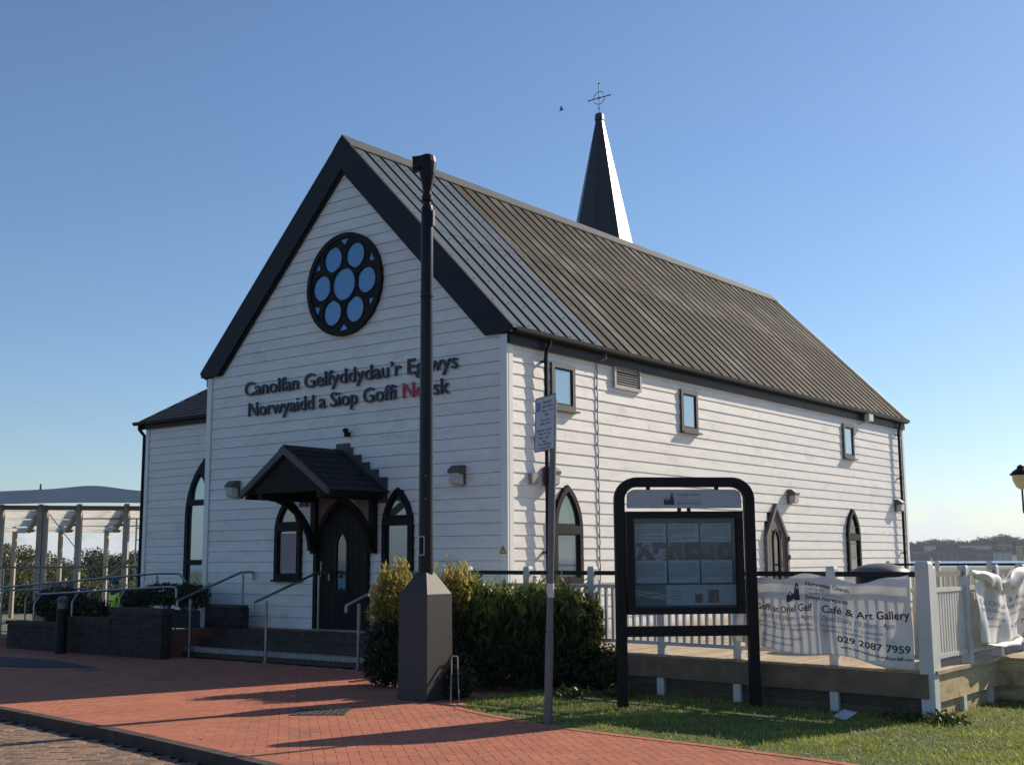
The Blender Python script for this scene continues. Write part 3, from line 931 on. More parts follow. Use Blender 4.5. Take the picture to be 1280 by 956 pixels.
lancet(1.53, .41, 1.25, 2.12, 2.86, SD, G_LEAD, 2.12, .09)
w4 = lancet(13.5, .38, 1.25, 2.12, 2.80, SD, G_DARK, 2.12, .09)
for z in (1.62, 1.95, 2.35):
    mb = MB(); mb.prism(rect(13.27, 13.73, z, z+.03), SD, .037, .046); mb.build('glazing_bar', LAMPB, w4)
# white trim strips beside side lancets
# --- rose window
def circ(cx, cz, r, n=36): return [(cx+r*math.cos(2*math.pi*i/n), cz+r*math.sin(2*math.pi*i/n)) for i in range(n)]
rx, rz_ = -3.65, 6.53
holes = [circ(rx, rz_, .29)]
for i in range(6):
    a = R(60*i); pc = (rx+.565*math.cos(a), rz_+.565*math.sin(a)); pts = []
    for (u, z) in circ(*pc, .228, 40):
        d = math.hypot(u-rx, z-rz_)
        if d < .355: u, z = rx+(u-rx)/d*.355, rz_+(z-rz_)/d*.355
        pts.append((u, z))
    holes.append(pts)
    a = R(60*i+30)
    q = lambda r, da: (rx+r*math.cos(a+R(da)), rz_+r*math.sin(a+R(da)))
    holes.append([q(.835, -8), q(.845, 0), q(.835, 8), q(.735, 2), q(.70, 0), q(.735, -2)])
rose = plate_mb(circ(rx, rz_, .935, 64), holes, FR, .040, .078).build('window', DARKWOOD, church, label='round rose window with six blue petals round a centre disc')
plate_mb(circ(rx, rz_, .94, 64), [circ(rx, rz_, .845, 64)], FR, .010, .100).build('frame_ring', DARKWOOD, rose)
for i in range(6):
    a = R(60*i); pc = (rx+.565*math.cos(a), rz_+.565*math.sin(a))
    plate_mb(circ(*pc, .262, 40), [circ(*pc, .235, 40)], FR, .074, .088+.0005*i).build('tracery_ring', DARKWOOD, rose)
plate_mb(circ(rx, rz_, .335, 40), [circ(rx, rz_, .295, 40)], FR, .075, .092).build('tracery_ring', DARKWOOD, rose)
mb = MB(); mb.prism(circ(rx, rz_, .90, 48), FR, .048, .056); mb.build('glass', G_ROSE, rose)

# --- louvre vent
vt = plate_mb(rect(3.01, 3.90, 4.65, 5.08), [rect(3.06, 3.85, 4.70, 5.03)], SD, .006, .075).build('vent', mat('vent_frame', (.45, .44, .41), .6, var=.2), church)
for i in range(8):
    z = 4.705+i*.041
    mb = MB(); mb.prism([(3.06, z+.030), (3.85, z+.030), (3.85, z+.036), (3.06, z+.036)], lambda u, zz, d: (.012+d*.05, u, zz-d*.028), 0, 1)
    mb.build('louvre', MATS['vent_frame'], vt)
mb = MB(); mb.prism(rect(3.05, 3.86, 4.69, 5.04), SD, .004, .010); mb.build('backing', CORE, vt)

# --- wall lamps
def wall_lamp(uc, zc, fr):
    f2 = lambda z, d, u: fr(uc+u, zc+z, d+.026)
    mb = MB(); mb.prism([(-.15, 0), (-.15, .035), (.02, .045), (.04, .20), (.085, .205), (.165, .10), (.165, 0)], f2, -.11, .11)
    wl = mb.build('wall_lamp', LAMPB, church)
    mb = MB(); mb.prism([(-.145, .037), (-.155, .10), (-.12, .175), (.036, .192), (.018, .048)], f2, -.095, .095); mb.build('lens', LENS, wl)
for u, fr in ((-6.52, FR), (-.94, FR)): wall_lamp(u, 2.98, fr)
for u in (1.02, 10.05, 16.5): wall_lamp(u, 2.97, SD)
mb = MB(); mb.prism(rect(.52, .68, 2.83, 3.0), SD, .0, .10); mb.build('junction_box', mat('grey_box', (.25, .25, .24), .6), church)
mb = MB(); mb.prism(rect(.70, .78, 3.52, 3.60), SD, .0, .09); mb.build('sensor', LAMPB, church)
# --- small security camera under the right eave
mb = MB(); mb.tube([(.02, 14.2, 4.95), (.16, 14.3, 4.98), (.20, 14.45, 5.05)], .02, 8); mb.box(.14, 14.35, 5.03, .26, 14.62, 5.20); mb.build('security_camera', RAILW, church)
mb = MB(); mb.lathe((-3.50, -.12, 3.84), [(.02, 0), (.055, .03), (.05, .07), (.02, .09)], 10); mb.box(-3.53, -.13, 3.78, -3.47, -.03, 3.86); mb.build('door_camera', BLACK, church)
# --- warning triangle on corner board
mb = MB(); mb.prism([(-.125, 1.735), (.015, 1.735), (-.055, 1.86)], FR, .047, .053); wt = mb.build('warning_sign', YEL, church, label='yellow electrical hazard triangle on the corner board')
mb = plate_mb([(-.125, 1.735), (.015, 1.735), (-.055, 1.86)], [[(-.105, 1.747), (-.005, 1.747), (-.055, 1.838)]], FR, .0535, .055); mb.build('border', BLACK, wt)
mb = MB(); mb.prism([(-.050, 1.825), (-.068, 1.782), (-.056, 1.782), (-.063, 1.755), (-.042, 1.795), (-.053, 1.795)], FR, .0535, .0555); mb.build('bolt_symbol', BLACK, wt)

# --- lettering on the gable, one part per letter
def letters_line(s, u0, u1, zb, cap, colours):
    v, f = text_data(s, 1, .5, .008)
    hv, _ = text_data('H', 1); ch = max(p[1] for p in hv)
    x0 = min(p[0] for p in v); x1 = max(p[0] for p in v); sx = (u1-u0)/(x1-x0); sy = cap/ch
    par = list(range(len(v)))
    def find(a):
        while par[a] != a: par[a] = par[par[a]]; a = par[a]
        return a
    for fc in f:
        for i in fc[1:]:
            a, b = find(fc[0]), find(i)
            if a != b: par[a] = b
    comp = {}
    for i in range(len(v)): comp.setdefault(find(i), []).append(i)
    its = sorted([[min(v[i][0] for i in c), max(v[i][0] for i in c), {k}] for k, c in comp.items()], key=lambda t: t[0])
    merged = []
    for it in its:
        done = False
        for mgd in merged:
            ov = min(it[1], mgd[1])-max(it[0], mgd[0])
            if ov > .6*min(it[1]-it[0], mgd[1]-mgd[0]): mgd[0] = min(mgd[0], it[0]); mgd[1] = max(mgd[1], it[1]); mgd[2] |= it[2]; done = True; break
        if not done: merged.append(it)
    nch = len(merged)
    for n_, mg in enumerate(merged):
        keep = {i: k for k, i in enumerate([i for c in mg[2] for i in comp[c]])}
        vs = [None]*len(keep)
        for i, k in keep.items():
            p = v[i]; vs[k] = FR(u0+(p[0]-x0)*sx, zb+p[1]*sy, .040+(p[2]+.5)*.028)
        fs = [tuple(keep[i] for i in fc) for fc in f if fc[0] in keep]
        mb = MB(); mb.add(vs, fs)
        mt = TXT
        for k, mm in colours.items():
            if nch-n_ == k: mt = mm
        mb.build('letter', mt, church)
letters_line("Canolfan Gelfyddydau\u2019r Eglwys", -6.32, -.98, 4.745, .255, {})
letters_line("Norwyaidd a Siop Goffi Norsk", -6.20, -1.16, 4.345, .255, {5: TXTR, 4: TXTR, 3: TXTR, 2: TXTP})

# --- door with pointed head, in boards
def front_door():
    outer = arch(-3.63, .665, .45, 1.75, 2.74)
    fr_ = plate_mb(outer, [arch(-3.63, .665, .45, 1.75, 2.74, .085, ins0=-.001)], FR, .004, .10).build('door_frame', DARKWOOD, church)
    inner_ = arch(-3.63, .665, .455, 1.75, 2.74, .088, ins0=0)
    dr = MB(); dr.prism(inner_, FR, .002, .030)
    dr = dr.build('door', DARKWOOD, church, label='black boarded door with a narrow pointed pane')
    n = 8; w0 = 2*(.665-.09)/n
    win = arch(-3.63, .135, 1.15, 1.88, 2.12)
    for i in range(n):
        a = -3.63-.575+i*w0; pl = clip_u(inner_, a+.004, a+w0-.004)
        if len(pl) < 3: continue
        if a+w0 > -3.63-.13 and a < -3.63+.13:
            for pz in (clip_z(pl, None, 1.13), clip_z(pl, 2.15, None)):
                mb = MB(); mb.prism(pz, FR, .031, .046); mb.build('board', DARKWOOD, dr)
        else:
            mb = MB(); mb.prism(pl, FR, .031, .046); mb.build('board', DARKWOOD, dr)
    plate_mb(arch(-3.63, .165, 1.10, 1.88, 2.17), [arch(-3.63, .165, 1.10, 1.88, 2.17, .045)], FR, .038, .060).build('pane_frame', BLACK, dr)
    mb = MB(); mb.prism(arch(-3.63, .135, 1.13, 1.88, 2.13), FR, .032, .036); mb.build('glass', G_DARK, dr)
    mb = MB(); mb.prism(rect(-3.72, -3.54, 1.17, 1.34), FR, .037, .039); mb.build('notice', mat('cyan_notice', (.06, .22, .32), .5), dr)
    mb = MB(); mb.tube([(-4.08, -.05, 1.38), (-4.08, -.11, 1.38), (-4.08, -.11, 1.62), (-4.08, -.05, 1.62)], .012, 8); mb.build('handle', STEEL, dr)
    mb = MB(); mb.box(-4.32, -.16, .435, -2.94, 0, .47); mb.build('threshold', TREAD, church)
front_door()
def side_door():
    def pent(u0, u1, z0, zs, za, ins=0):
        uc = (u0+u1)/2; return [(u0+ins, z0), (u1-ins, z0), (u1-ins, zs-ins*.2), (uc, za-ins*1.3), (u0+ins, zs-ins*.2)]
    o = pent(8.74, 9.80, .45, 2.10, 2.80)
    df = plate_mb(o, [pent(8.74, 9.80, .45, 2.10, 2.80, .085)[0:0] or [(8.825, .47), (9.715, .47), (9.715, 2.08), (9.27, 2.68), (8.825, 2.08)]], SD, .004, .095).build('door_frame', DOORGREY, church)
    inn = [(8.82, .46), (9.72, .46), (9.72, 2.085), (9.27, 2.69), (8.82, 2.085)]
    mb = MB(); mb.prism(inn, SD, .002, .030); dd = mb.build('door', DOORGREY, church, label='weathered grey boarded side door with peaked head')
    for i in range(8):
        a = 8.825+i*.1115; pl = clip_u(inn, a+.003, a+.1085)
        if a+.1 > 9.12 and a < 9.40:
            for pz in (clip_z(pl, None, 1.10), clip_z(pl, 2.22, None)):
                if len(pz) > 2: mb = MB(); mb.prism(pz, SD, .031, .048); mb.build('board', DOORGREY, dd)
        else: mb = MB(); mb.prism(pl, SD, .031, .048); mb.build('board', DOORGREY, dd)
    plate_mb(arch(9.27, .17, 1.07, 1.95, 2.27), [arch(9.27, .17, 1.07, 1.95, 2.27, .045)], SD, .036, .062).build('pane_frame', DARKWOOD, dd)
    mb = MB(); mb.prism(arch(9.27, .14, 1.1, 1.95, 2.23), SD, .032, .036); mb.build('glass', G_DARK, dd)
    for z in (.9, 1.6, 2.0): mb = MB(); mb.box(.095, 9.76, z, .12, 9.81, z+.1); mb.build('hinge', BLACK, dd)
side_door()
# tan spandrel panels above the door, between the bracket posts
pl = plate_mb([(-4.27, 1.95), (-4.27, 2.80), (-2.90, 2.80), (-2.90, 1.95), (-2.985, 1.95)] + [p for p in reversed(arch(-3.63, .64, 1.95, 1.952, 2.80)[1:-1])], [], FR, .036, .052)
pl.build('spandrel_panel', TAN, church)

# --- porch canopy
def canopy():
    cx = -3.65; yf = -1.38; ze = 2.82; zr = 3.50; hwc = 1.03
    sl = (zr-ze)/hwc
    mb = MB()
    frc = lambda u, z, d: (cx+u, -d, z)
    mb.prism([(0, zr), (hwc, ze), (hwc, ze-.07), (0, zr-.09), (-hwc, ze-.07), (-hwc, ze)], frc, .05, -yf-.03)
    cn = mb.build('canopy', DARKWOOD, church, label='small dark slated porch canopy over the front door')
    # slates in courses, right slope and left slope
    ln = math.hypot(hwc, zr-ze)
    for sg in (1, -1):
        du = Vector((sg*hwc, 0, ze-zr)).normalized(); nn = Vector((sg*(zr-ze), 0, hwc)).normalized()
        nc = 7; cw = (ln+.06)/nc; nr = 8; ww = (-yf-.04)/nr
        me = MB()
        def q(s, y, h): return tuple(du*s+nn*h+Vector((0, y, 0)))
        me.add([q(0, .003, .004), q(cw+.05, .003, .020), q(cw+.05, ww-.003, .020), q(0, ww-.003, .004), q(0, .003, .012), q(cw+.05, .003, .030), q(cw+.05, ww-.003, .030), q(0, ww-.003, .012)],
               [(0,3,2,1),(4,5,6,7),(0,1,5,4),(1,2,6,5),(2,3,7,6),(3,0,4,7)])
        me = me.mesh('slate', SLATE)
        for c in range(nc):
            for r in range(nr + (c % 2)):
                y = yf+.0+(r-(.5 if c % 2 else 0))*ww
                if y < yf-.02 or y+ww > .01: 
                    if y+ww > .01: continue
                    y = yf
                o = link('slate', me, cn); o.location = Vector((cx, y, zr+.004))+du*(c*cw+.02)-origin(church)
    mb = MB(); mb.prism([(0, zr+.06), (.12, zr+.06-.12*sl), (.12, zr+.035-.12*sl), (0, zr+.03), (-.12, zr+.035-.12*sl), (-.12, zr+.06-.12*sl)], frc, .05, -yf+.02); mb.build('ridge_tile', SLATE, cn)
    for sg in (1, -1):
        mb = MB(); mb.prism([(0, zr+.035), (sg*(hwc+.05), ze-.01), (sg*(hwc+.05), ze-.12), (0, zr-.10)], frc, -yf-.03, -yf+.03); mb.build('bargeboard', mat('weathered_bargeboard', (.11, .10, .10), .8, var=.3, vscale=8, bump=.2), cn)
    mb = MB(); mb.prism([(-hwc+.05, ze-.05), (hwc-.05, ze-.05), (0, zr-.10)], frc, -yf-.10, -yf-.05); mb.build('gable_panel', DARKWOOD, cn)
    for sg in (1, -1):
        x = cx+sg*.78 if sg == 1 else cx-.68
        x = {1: -2.84, -1: -4.28}[sg]
        mb = MB(); mb.box(x-.06, -.14, 1.76, x+.06, -.045, 2.80); mb.build('bracket_post', DARKWOOD, cn)
        mb = MB(); mb.box(x-.055, yf+.04, 2.66, x+.055, -.14, 2.76); mb.build('bracket_beam', DARKWOOD, cn)
        pts = []
        for i in range(7):
            t = i/6*math.pi/2
            pts.append((x, yf+.14 + 1.08*math.sin(t), 2.72-.90*(1-math.cos(t))))
        # shallow curve from beam end down to the foot of the post
        mb = MB()
        for i in range(6): mb.beam(pts[i], pts[i+1], .10, .085, up=(1, 0, 0))
        mb.build('brace', DARKWOOD, cn)
        mb = MB(); mb.beam((cx+sg*(hwc-.08), yf+.02, ze-.09), (cx+sg*(hwc-.08), -.05, ze-.09), .08, .10); mb.build('eaves_plate', DARKWOOD, cn)
    # stepped lead flashing where the roof meets the boards
    for sg in (1, -1):
        for i in range(5):
            u0, u1 = sg*(.04+i*.21), sg*(.04+(i+1)*.21)
            zt = zr-abs(u0)*sl+.12
            mb = MB(); mb.prism([(u0, zt-.30-.21*sl), (u1, zt-.30-.21*sl), (u1, zt), (u0, zt)], frc, .036, .048+.001*i); mb.build('flashing', mat('lead_flashing', (.055, .060, .070), .6, var=.2), cn)
    mb = MB(); mb.prism([(-.15, zr-.02), (.17, zr-.02), (.17, zr+.17), (-.15, zr+.17)], frc, .036, .056); mb.build('flashing', MATS['lead_flashing'], cn)
canopy()

# --- wing at the left
mb = MB(); mb.prism(rect(XW, -W-.0, 0, Z1+.08), WF, -.16, 0); wall_w = mb.build('wall', CORE, church)
mb = MB(); mb.box(XW, YW+.16, 0, XW+.16, YW+5.0, Z1+.05); mb.box(XW+.16, YW+4.84, 0, -W-.001, YW+5.0, Z1+.05); mb.build('wall', TRIM, church)
w_ops = [Op(-12.80, .68, 1.0, 4.20, 2.95)]
clap(wall_w, WF, XW+.10, -W-.02, ZB, Z1-.02, w_ops, None, 5.2, 5)
mb = MB(); mb.prism(rect(XW-.03, XW+.10, ZB-.1, Z1), WF, 0, .045); mb.build('corner_board', TRIM, church)
wf = plate_mb(arch(-12.55, .95, .85, 2.75, 4.32),
     [h for h in (clip_u(clip_z(arch(-12.55, .95, .85, 2.75, 4.32, .13), None, 1.55), None, -12.60), clip_u(clip_z(arch(-12.55, .95, .85, 2.75, 4.32, .13), 1.68, 3.02), None, -12.60),
                  clip_u(clip_z(arch(-12.55, .95, .85, 2.75, 4.32, .13), None, 1.55), -12.46, None), clip_u(clip_z(arch(-12.55, .95, .85, 2.75, 4.32, .13), 1.68, 3.02), -12.46, None),
                  arch(-12.97, .30, 3.16, 3.2, 3.80), arch(-12.10, .30, 3.16, 3.2, 3.80), [(-12.7, 3.78), (-12.53, 3.35), (-12.36, 3.78), (-12.53, 4.08)])], WF, .004, .10).build('window', DARKWOOD, church, label='tall traceried window of the left wing')
mb = MB(); mb.prism(arch(-12.55, .95, .85, 2.75, 4.32, .08), WF, .030, .038); mb.build('glass', glass_mat('wing_window_glass', (.10, .15, .15), .30, (.75, .9, 1)), wf)
# wing roof: ridge parallel to the front, slope towards the viewer
ridge_y = YW+2.5
def frw(u, z, d): return (d, u, z)
mb = MB(); mb.prism([(YW-.16, 5.28), (ridge_y, 6.62), (YW+5.2, 5.28), (YW+5.2, 5.18), (ridge_y, 6.50), (YW-.16, 5.18)], frw, XW-.15, -W+.6)
wr = mb.build('roof', SLATE, church, label='lower slate roof of the left wing')
du = Vector((0, YW-.16-ridge_y, 5.28-6.62)); ln = du.length; du.normalize(); nn = Vector((0, -du.z, du.y)); 
if nn.z < 0: nn = -nn
nc = 12; cw = ln/nc; ww = .34
me = MB()
def q(s, x, h): return tuple(du*s+nn*h+Vector((x, 0, 0)))
me.add([q(0, .003, .004), q(cw+.04, .003, .012), q(cw+.04, ww-.003, .012), q(0, ww-.003, .004), q(0, .003, .012), q(cw+.04, .003, .024), q(cw+.04, ww-.003, .024), q(0, ww-.003, .012)],
       [(0,3,2,1),(4,5,6,7),(0,1,5,4),(1,2,6,5),(2,3,7,6),(3,0,4,7)])
me = me.mesh('slate', SLATE)
for c in range(nc):
    x = XW-.15-(ww/2 if c % 2 else 0)
    while x < -W-.1:
        if x > XW-.17:
            o = link('slate', me, wr); o.location = Vector((x, ridge_y, 6.62))+du*(c*cw)-origin(church)
        x += ww
mb = MB(); mb.prism([(YW-.16, 5.30), (ridge_y, 6.66), (YW+5.2, 5.30), (YW+5.2, 5.12), (ridge_y, 6.44), (YW-.16, 5.12)], frw, XW-.20, XW-.152); mb.build('bargeboard', BARGE, church)
mb = MB(); mb.box(XW-.22, YW-.12, 5.08, -W-.05, YW-.036, 5.27); mb.build('eaves_fascia', BLACK, church)
mb = MB(); mb.prism([(YW-.19-u, 5.27+z) for u, z in pr], lambda u, z, d: (d, u, z), XW-.36, -W-.05); mb.build('gutter', BLACK, church)
mb = MB(); mb.tube([(XW-.14, YW-.18, 5.2), (XW-.14, YW-.18, 5.08), (XW-.12, YW-.03, 4.92), (XW-.12, YW-.03, .2)], .045, 10); mb.build('downpipe', BLACK, church, smooth=True)

# --- spire
def spire():
    sx, sy = -5.0, 10.3
    met = mat('spire_sheet_metal', (.045, .042, .044),   .34, metal=.0, spec=.5, var=.2, vscale=3, objvar=.04)
    mb = MB(); mb.lathe((sx, sy, 0), [(.88, 6.6), (.88, 8.35)], 8, R(22.5)); mb.build('spire_base', TRIM, church)
    z0, z1, r0, r1 = 8.35, 12.98, .97/math.cos(R(22.5)), .085
    sp = MB(); sp.lathe((sx, sy, 0), [(r0-.03, z0), (r1-.02, z1)], 8, R(22.5)); sp = sp.build('spire', met, church, label='slim eight sided metal clad spire behind the ridge')
    for k in range(8):
        a0 = R(22.5+45*k); a1 = a0+R(45); vs = []
        for (r, z) in ((r0, z0), (r1, z1)):
            for a in (a0, a1): vs.append(Vector((sx+r*math.cos(a), sy+r*math.sin(a), z)))
        am = (a0+a1)/2; o_ = Vector((math.cos(am), math.sin(am), .15))*.012
        mb = MB(); mb.add(vs+[v+o_ for v in vs], [(0,1,3,2),(4,6,7,5),(0,4,5,1),(1,5,7,3),(3,7,6,2),(2,6,4,0)]); mb.build('spire_face', met, sp)
    mb = MB(); mb.lathe((sx, sy, 0), [(.11, 12.93), (.13, 12.95), (.12, 13.10), (.07, 13.14)], 8, R(22.5)); mb.build('spire_cap', met, sp)
    # cross with ring
    ir = mat('black_wrought_iron', (.03, .028, .027), .5)
    cz = 13.56; ax = Vector((1, 0, 0)); mb = MB()
    mb.tube([(sx, sy, 13.10), (sx, sy, 13.95)], .013, 6); mb.tube([(sx-.32, sy, cz), (sx+.32, sy, cz)], .013, 6)
    mb.tube([(sx+.17*math.cos(R(15*i)), sy, cz+.17*math.sin(R(15*i))) for i in range(25)], .009, 6, False)
    for d in ((-.33, 0), (.33, 0), (0, .40)):
        mb.add([(sx+d[0]-.05, sy, cz+d[1]), (sx+d[0], sy-.012, cz+d[1]-.03), (sx+d[0]+.05, sy, cz+d[1]), (sx+d[0], sy+.012, cz+d[1]+.03)], [(0, 1, 2), (0, 2, 3), (0, 3, 1), (1, 3, 2)])
    mb.tube([(sx-.05, sy, 13.28), (sx+.05, sy, 13.28)], .01, 6)
    mb.lathe((sx, sy, cz), [(.01, -.035), (.035, 0), (.01, .035)], 8)
    mb.build('cross', ir, church, label='wrought iron cross with a ring on the spire tip')
spire()

# ------------------------------------------------------------------ front steps, ramp walls
mb = MB()
for i, (y, z) in enumerate(((-1.34, .15), (-1.0, .30), (-.66, .45))):
    mb.box(-6.25, y+.02, 0 if i == 0 else z-.15, -1.6, .02-.001*i, z-.012)
st = mb.build('steps', MORTAR, None)
tag(st, 'three broad dark brick steps rising to the church door', 'steps')
for i, (y, z) in enumerate(((-1.34, .15), (-1.0, .30), (-.66, .45))):
    yb = [-1.0, -.66, -.02][i]
    # nosing bricks on edge and paver rows behind
    n = 41; wd = 4.65/n
    me = MB(); me.box(.004, 0, -.065, wd-.004, .20, .004); me = me.mesh('nosing_brick', COPE if i else TREAD)
    for k in range(n):
        o = link('nosing_brick', me, st); o.location = (-6.25+k*wd, y, z+rng.uniform(-.002, .002))
    if yb-(y+.2) > .1:
        me2 = MB()
        rows = int((yb-y-.2)/.105)
        for r in range(rows):
            for k in range(23):
                x = -6.25+k*.202+(.1 if r % 2 else 0); me2.box(x+.003, y+.205+r*.105, z-.05, min(x+.198, -1.6), y+.30+r*.105, z)
        me2.build('paver_field', BRICKR, st, kind='stuff')

def brick_wall(name, x0, x1, y0, y1, z0, z1, label, cat='wall', group=None, cope=True, far=False):
    t = thing(name, ((x0+x1)/2, (y0+y1)/2, z0), label, cat, group)
    mb = MB(); mb.box(x0+.012, y0+.012, z0, x1-.012, y1-.012, z1-.002); mb.build('core', MORTAR, t)
    ch = .075; rows = int(round((z1-z0-(.1 if cope else 0))/ch)); mbs = MB()
    me = MB(); me.box(.005, 0, .005, .210, .10, .070); me = me.mesh('brick', WALLB); meh = MB(); meh.box(.005, 0, .005, .100, .10, .070); meh = meh.mesh('brick', WALLB)
    cnt = 0
    for r in range(rows):
        z = z0+r*ch; x = x0-(.107 if r % 2 else 0)
        while x < x1-.02:
            a = max(x, x0); b = min(x+.215, x1)
            if b-a > .2: o = link('brick', me, t)
            elif b-a > .06: o = link('brick', meh, t); 
            else: x += .215; continue
            o.location = (a-t.location.x, y0-t.location.y+rng.uniform(-.002, .002), z-t.location.z)
            if b-a <= .2: o.scale.x = (b-a)/.105
            cnt += 1; x += .215
        # right return
        mbs.box(x1-.10, y0+.105, z+.005, x1+.001, y1, z+.07)
    mbs.build('return_courses', WALLB, t, kind='stuff')
    if cope:
        zc = z0+rows*ch; n = max(1, int((x1-x0+.06)/.075)); wd = (x1-x0+.06)/n
        me = MB(); me.box(.004, 0, 0, wd-.004, y1-y0+.05, z1-zc); me = me.mesh('coping_brick', COPE)
        for k in range(n):
            o = link('coping_brick', me, t); o.location = (x0-.03+k*wd-t.location.x, y0-.025-t.location.y, zc+.002-t.location.z)
brick_wall('ramp_wall', -10.9, -9.0, -2.02, -1.80, -.0, .52, 'lowest dark brick ramp wall at the left edge, behind the bollard', group='brick walls of the ramp')
brick_wall('ramp_wall', -8.99, -7.45, -2.02, -1.80, -.0, .64, 'middle dark brick ramp wall just right of the bollard', group='brick walls of the ramp')
brick_wall('ramp_wall', -7.44, -5.95, -2.02, -1.80, -.0, .84, 'tallest dark brick ramp wall beside the foot of the steps', group='brick walls of the ramp')
brick_wall('brick_pier', -6.6, -5.62, -.62, -.40, .0, .86, 'short dark brick pier standing against the church corner board', cat='pier', cope=False)
mb = MB(); mb.add([(-14, -1.80, .01), (-6.3, -1.80, .45), (-6.3, .0, .45), (-14, .0, .01), (-14, -1.8, -.1), (-6.3, -1.8, -.1), (-6.3, 0, -.1), (-14, 0, -.1)],
  [(0,1,2,3),(4,7,6,5),(0,4,5,1),(1,5,6,2),(2,6,7,3),(3,7,4,0)]); mb.build('ramp', BED, kind='structure')

# ------------------------------------------------------------------ handrails
def bend(pts, r=.04, n=4):
    out = [Vector(pts[0])]
    for i in range(1, len(pts)-1):
        a, b, c = Vector(pts[i-1]), Vector(pts[i]), Vector(pts[i+1])
        p = b+(a-b).normalized()*r; q = b+(c-b).normalized()*r
        for k in range(n+1):
            t = k/n; out.append(p*(1-t)**2+b*2*t*(1-t)+q*t*t)
    out.append(Vector(pts[-1])); return out
def step_rail(x, label):
    t = thing('step_handrail', (x, -1.45, 0), label, 'handrail', 'steel handrails up the church steps')
    mb = MB(); mb.tube(bend([(x, -1.72, .86), (x, -1.72, .97), (x, -.34, 1.44), (x, -.06, 1.44), (x, -.06, 1.30)], .03), .022, 10); mb.build('rail', STEEL, t, smooth=True)
    mb = MB(); mb.tube([(x, -1.45, .0), (x, -1.45, .99)], .024, 10); mb.lathe((x, -1.45, 0), [(.05, 0), (.05, .012)], 12); mb.build('post', STEEL, t, smooth=True)
    mb = MB(); mb.tube([(x, -.30, .45), (x, -.30, 1.40)], .024, 10); mb.lathe((x, -.30, .45), [(.05, 0), (.05, .012)], 12); mb.build('post', STEEL, t, smooth=True)
step_rail(-5.93, 'left steel handrail of the church steps, beside the brick wall')
step_rail(-3.92, 'middle steel handrail of the church steps, in line with the left door post')
step_rail(-1.78, 'right steel handrail of the church steps, beside the golden shrub')
def ramp_rail(y, x0, z0, x1, z1, posts, zb, label, loop=None):
    t = thing('ramp_handrail', ((x0+x1)/2, y, 0), label, 'handrail', 'steel handrails along the ramp')
    mb = MB(); mb.tube(bend([(x0, y, z0), (x1, y, z1)] + (loop or [(x1+.35, y, z1), (x1+.35, y, z1-.18)]), .08), .021, 8); mb.build('rail', STEEL, t, smooth=True)
    for px in posts:
        zz = z0+(z1-z0)*(px-x0)/(x1-x0)
        mb = MB(); mb.tube(bend([(px, y-.12, zb(px)), (px, y-.12, zz-.16), (px, y, zz-.02)], .05), .018, 8); mb.build('post', STEEL, t, smooth=True)
ramp_rail(-1.70, -10.4, 1.02, -6.35, 1.20, (-10.3, -9.0, -7.5), lambda x: .05, 'nearer steel ramp handrail on bent posts in front of the brick walls')
ramp_rail(-.75, -13.6, 1.10, -7.9, 1.42, (-13.2, -11.2, -9.3), lambda x: .1, 'farther steel ramp handrail running up to the church corner', loop=[(-7.2, -.75, 1.42), (-7.0, -.75, 1.25)])
ramp_rail(-.55, -14.6, 1.02, -10.8, 1.10, (-14.2, -12.6), lambda x: .1, 'short steel rail behind the ramp at the left edge')
# thin black rail farther back
t = thing('rear_railing', (-20, 6, -.6), 'thin dark rail on bent steel posts crossing in front of the pavilion', 'railing')
mb = MB(); mb.tube(bend([(-27.4, 1.6, -.6), (-27.4, 1.6, 1.42), (-26.9, 1.8, 1.50), (-16.4, 5.6, 1.50), (-16.0, 5.8, -.6)], .25), .03, 8); mb.build('rail', POSTM, t, smooth=True)
for x, y in ((-25, 2.5), (-21.5, 3.75)):
    mb = MB(); mb.tube([(x, y, -.6), (x, y, 1.5)], .028, 8); mb.build('post', POSTM, t)

# bollard
t = thing('bollard', (-8.62, -2.25, 0), 'black cylindrical bollard with a grey banded cap before the brick walls', 'bollard')
mb = MB(); mb.lathe((-8.62, -2.25, 0), [(.10, 0), (.10, .78), (.085, .80)], 16); mb.build('body', BLACK, t, smooth=True)
mb = MB(); mb.lathe((-8.62, -2.25, 0), [(.088, .80), (.088, .92)], 16); mb.build('band', POSTM, t, smooth=True)
mb = MB(); mb.lathe((-8.62, -2.25, 0), [(.10, .92), (.11, .96), (.09, 1.0), (.03, 1.03)], 16); mb.build('cap', LAMPB, t, smooth=True)

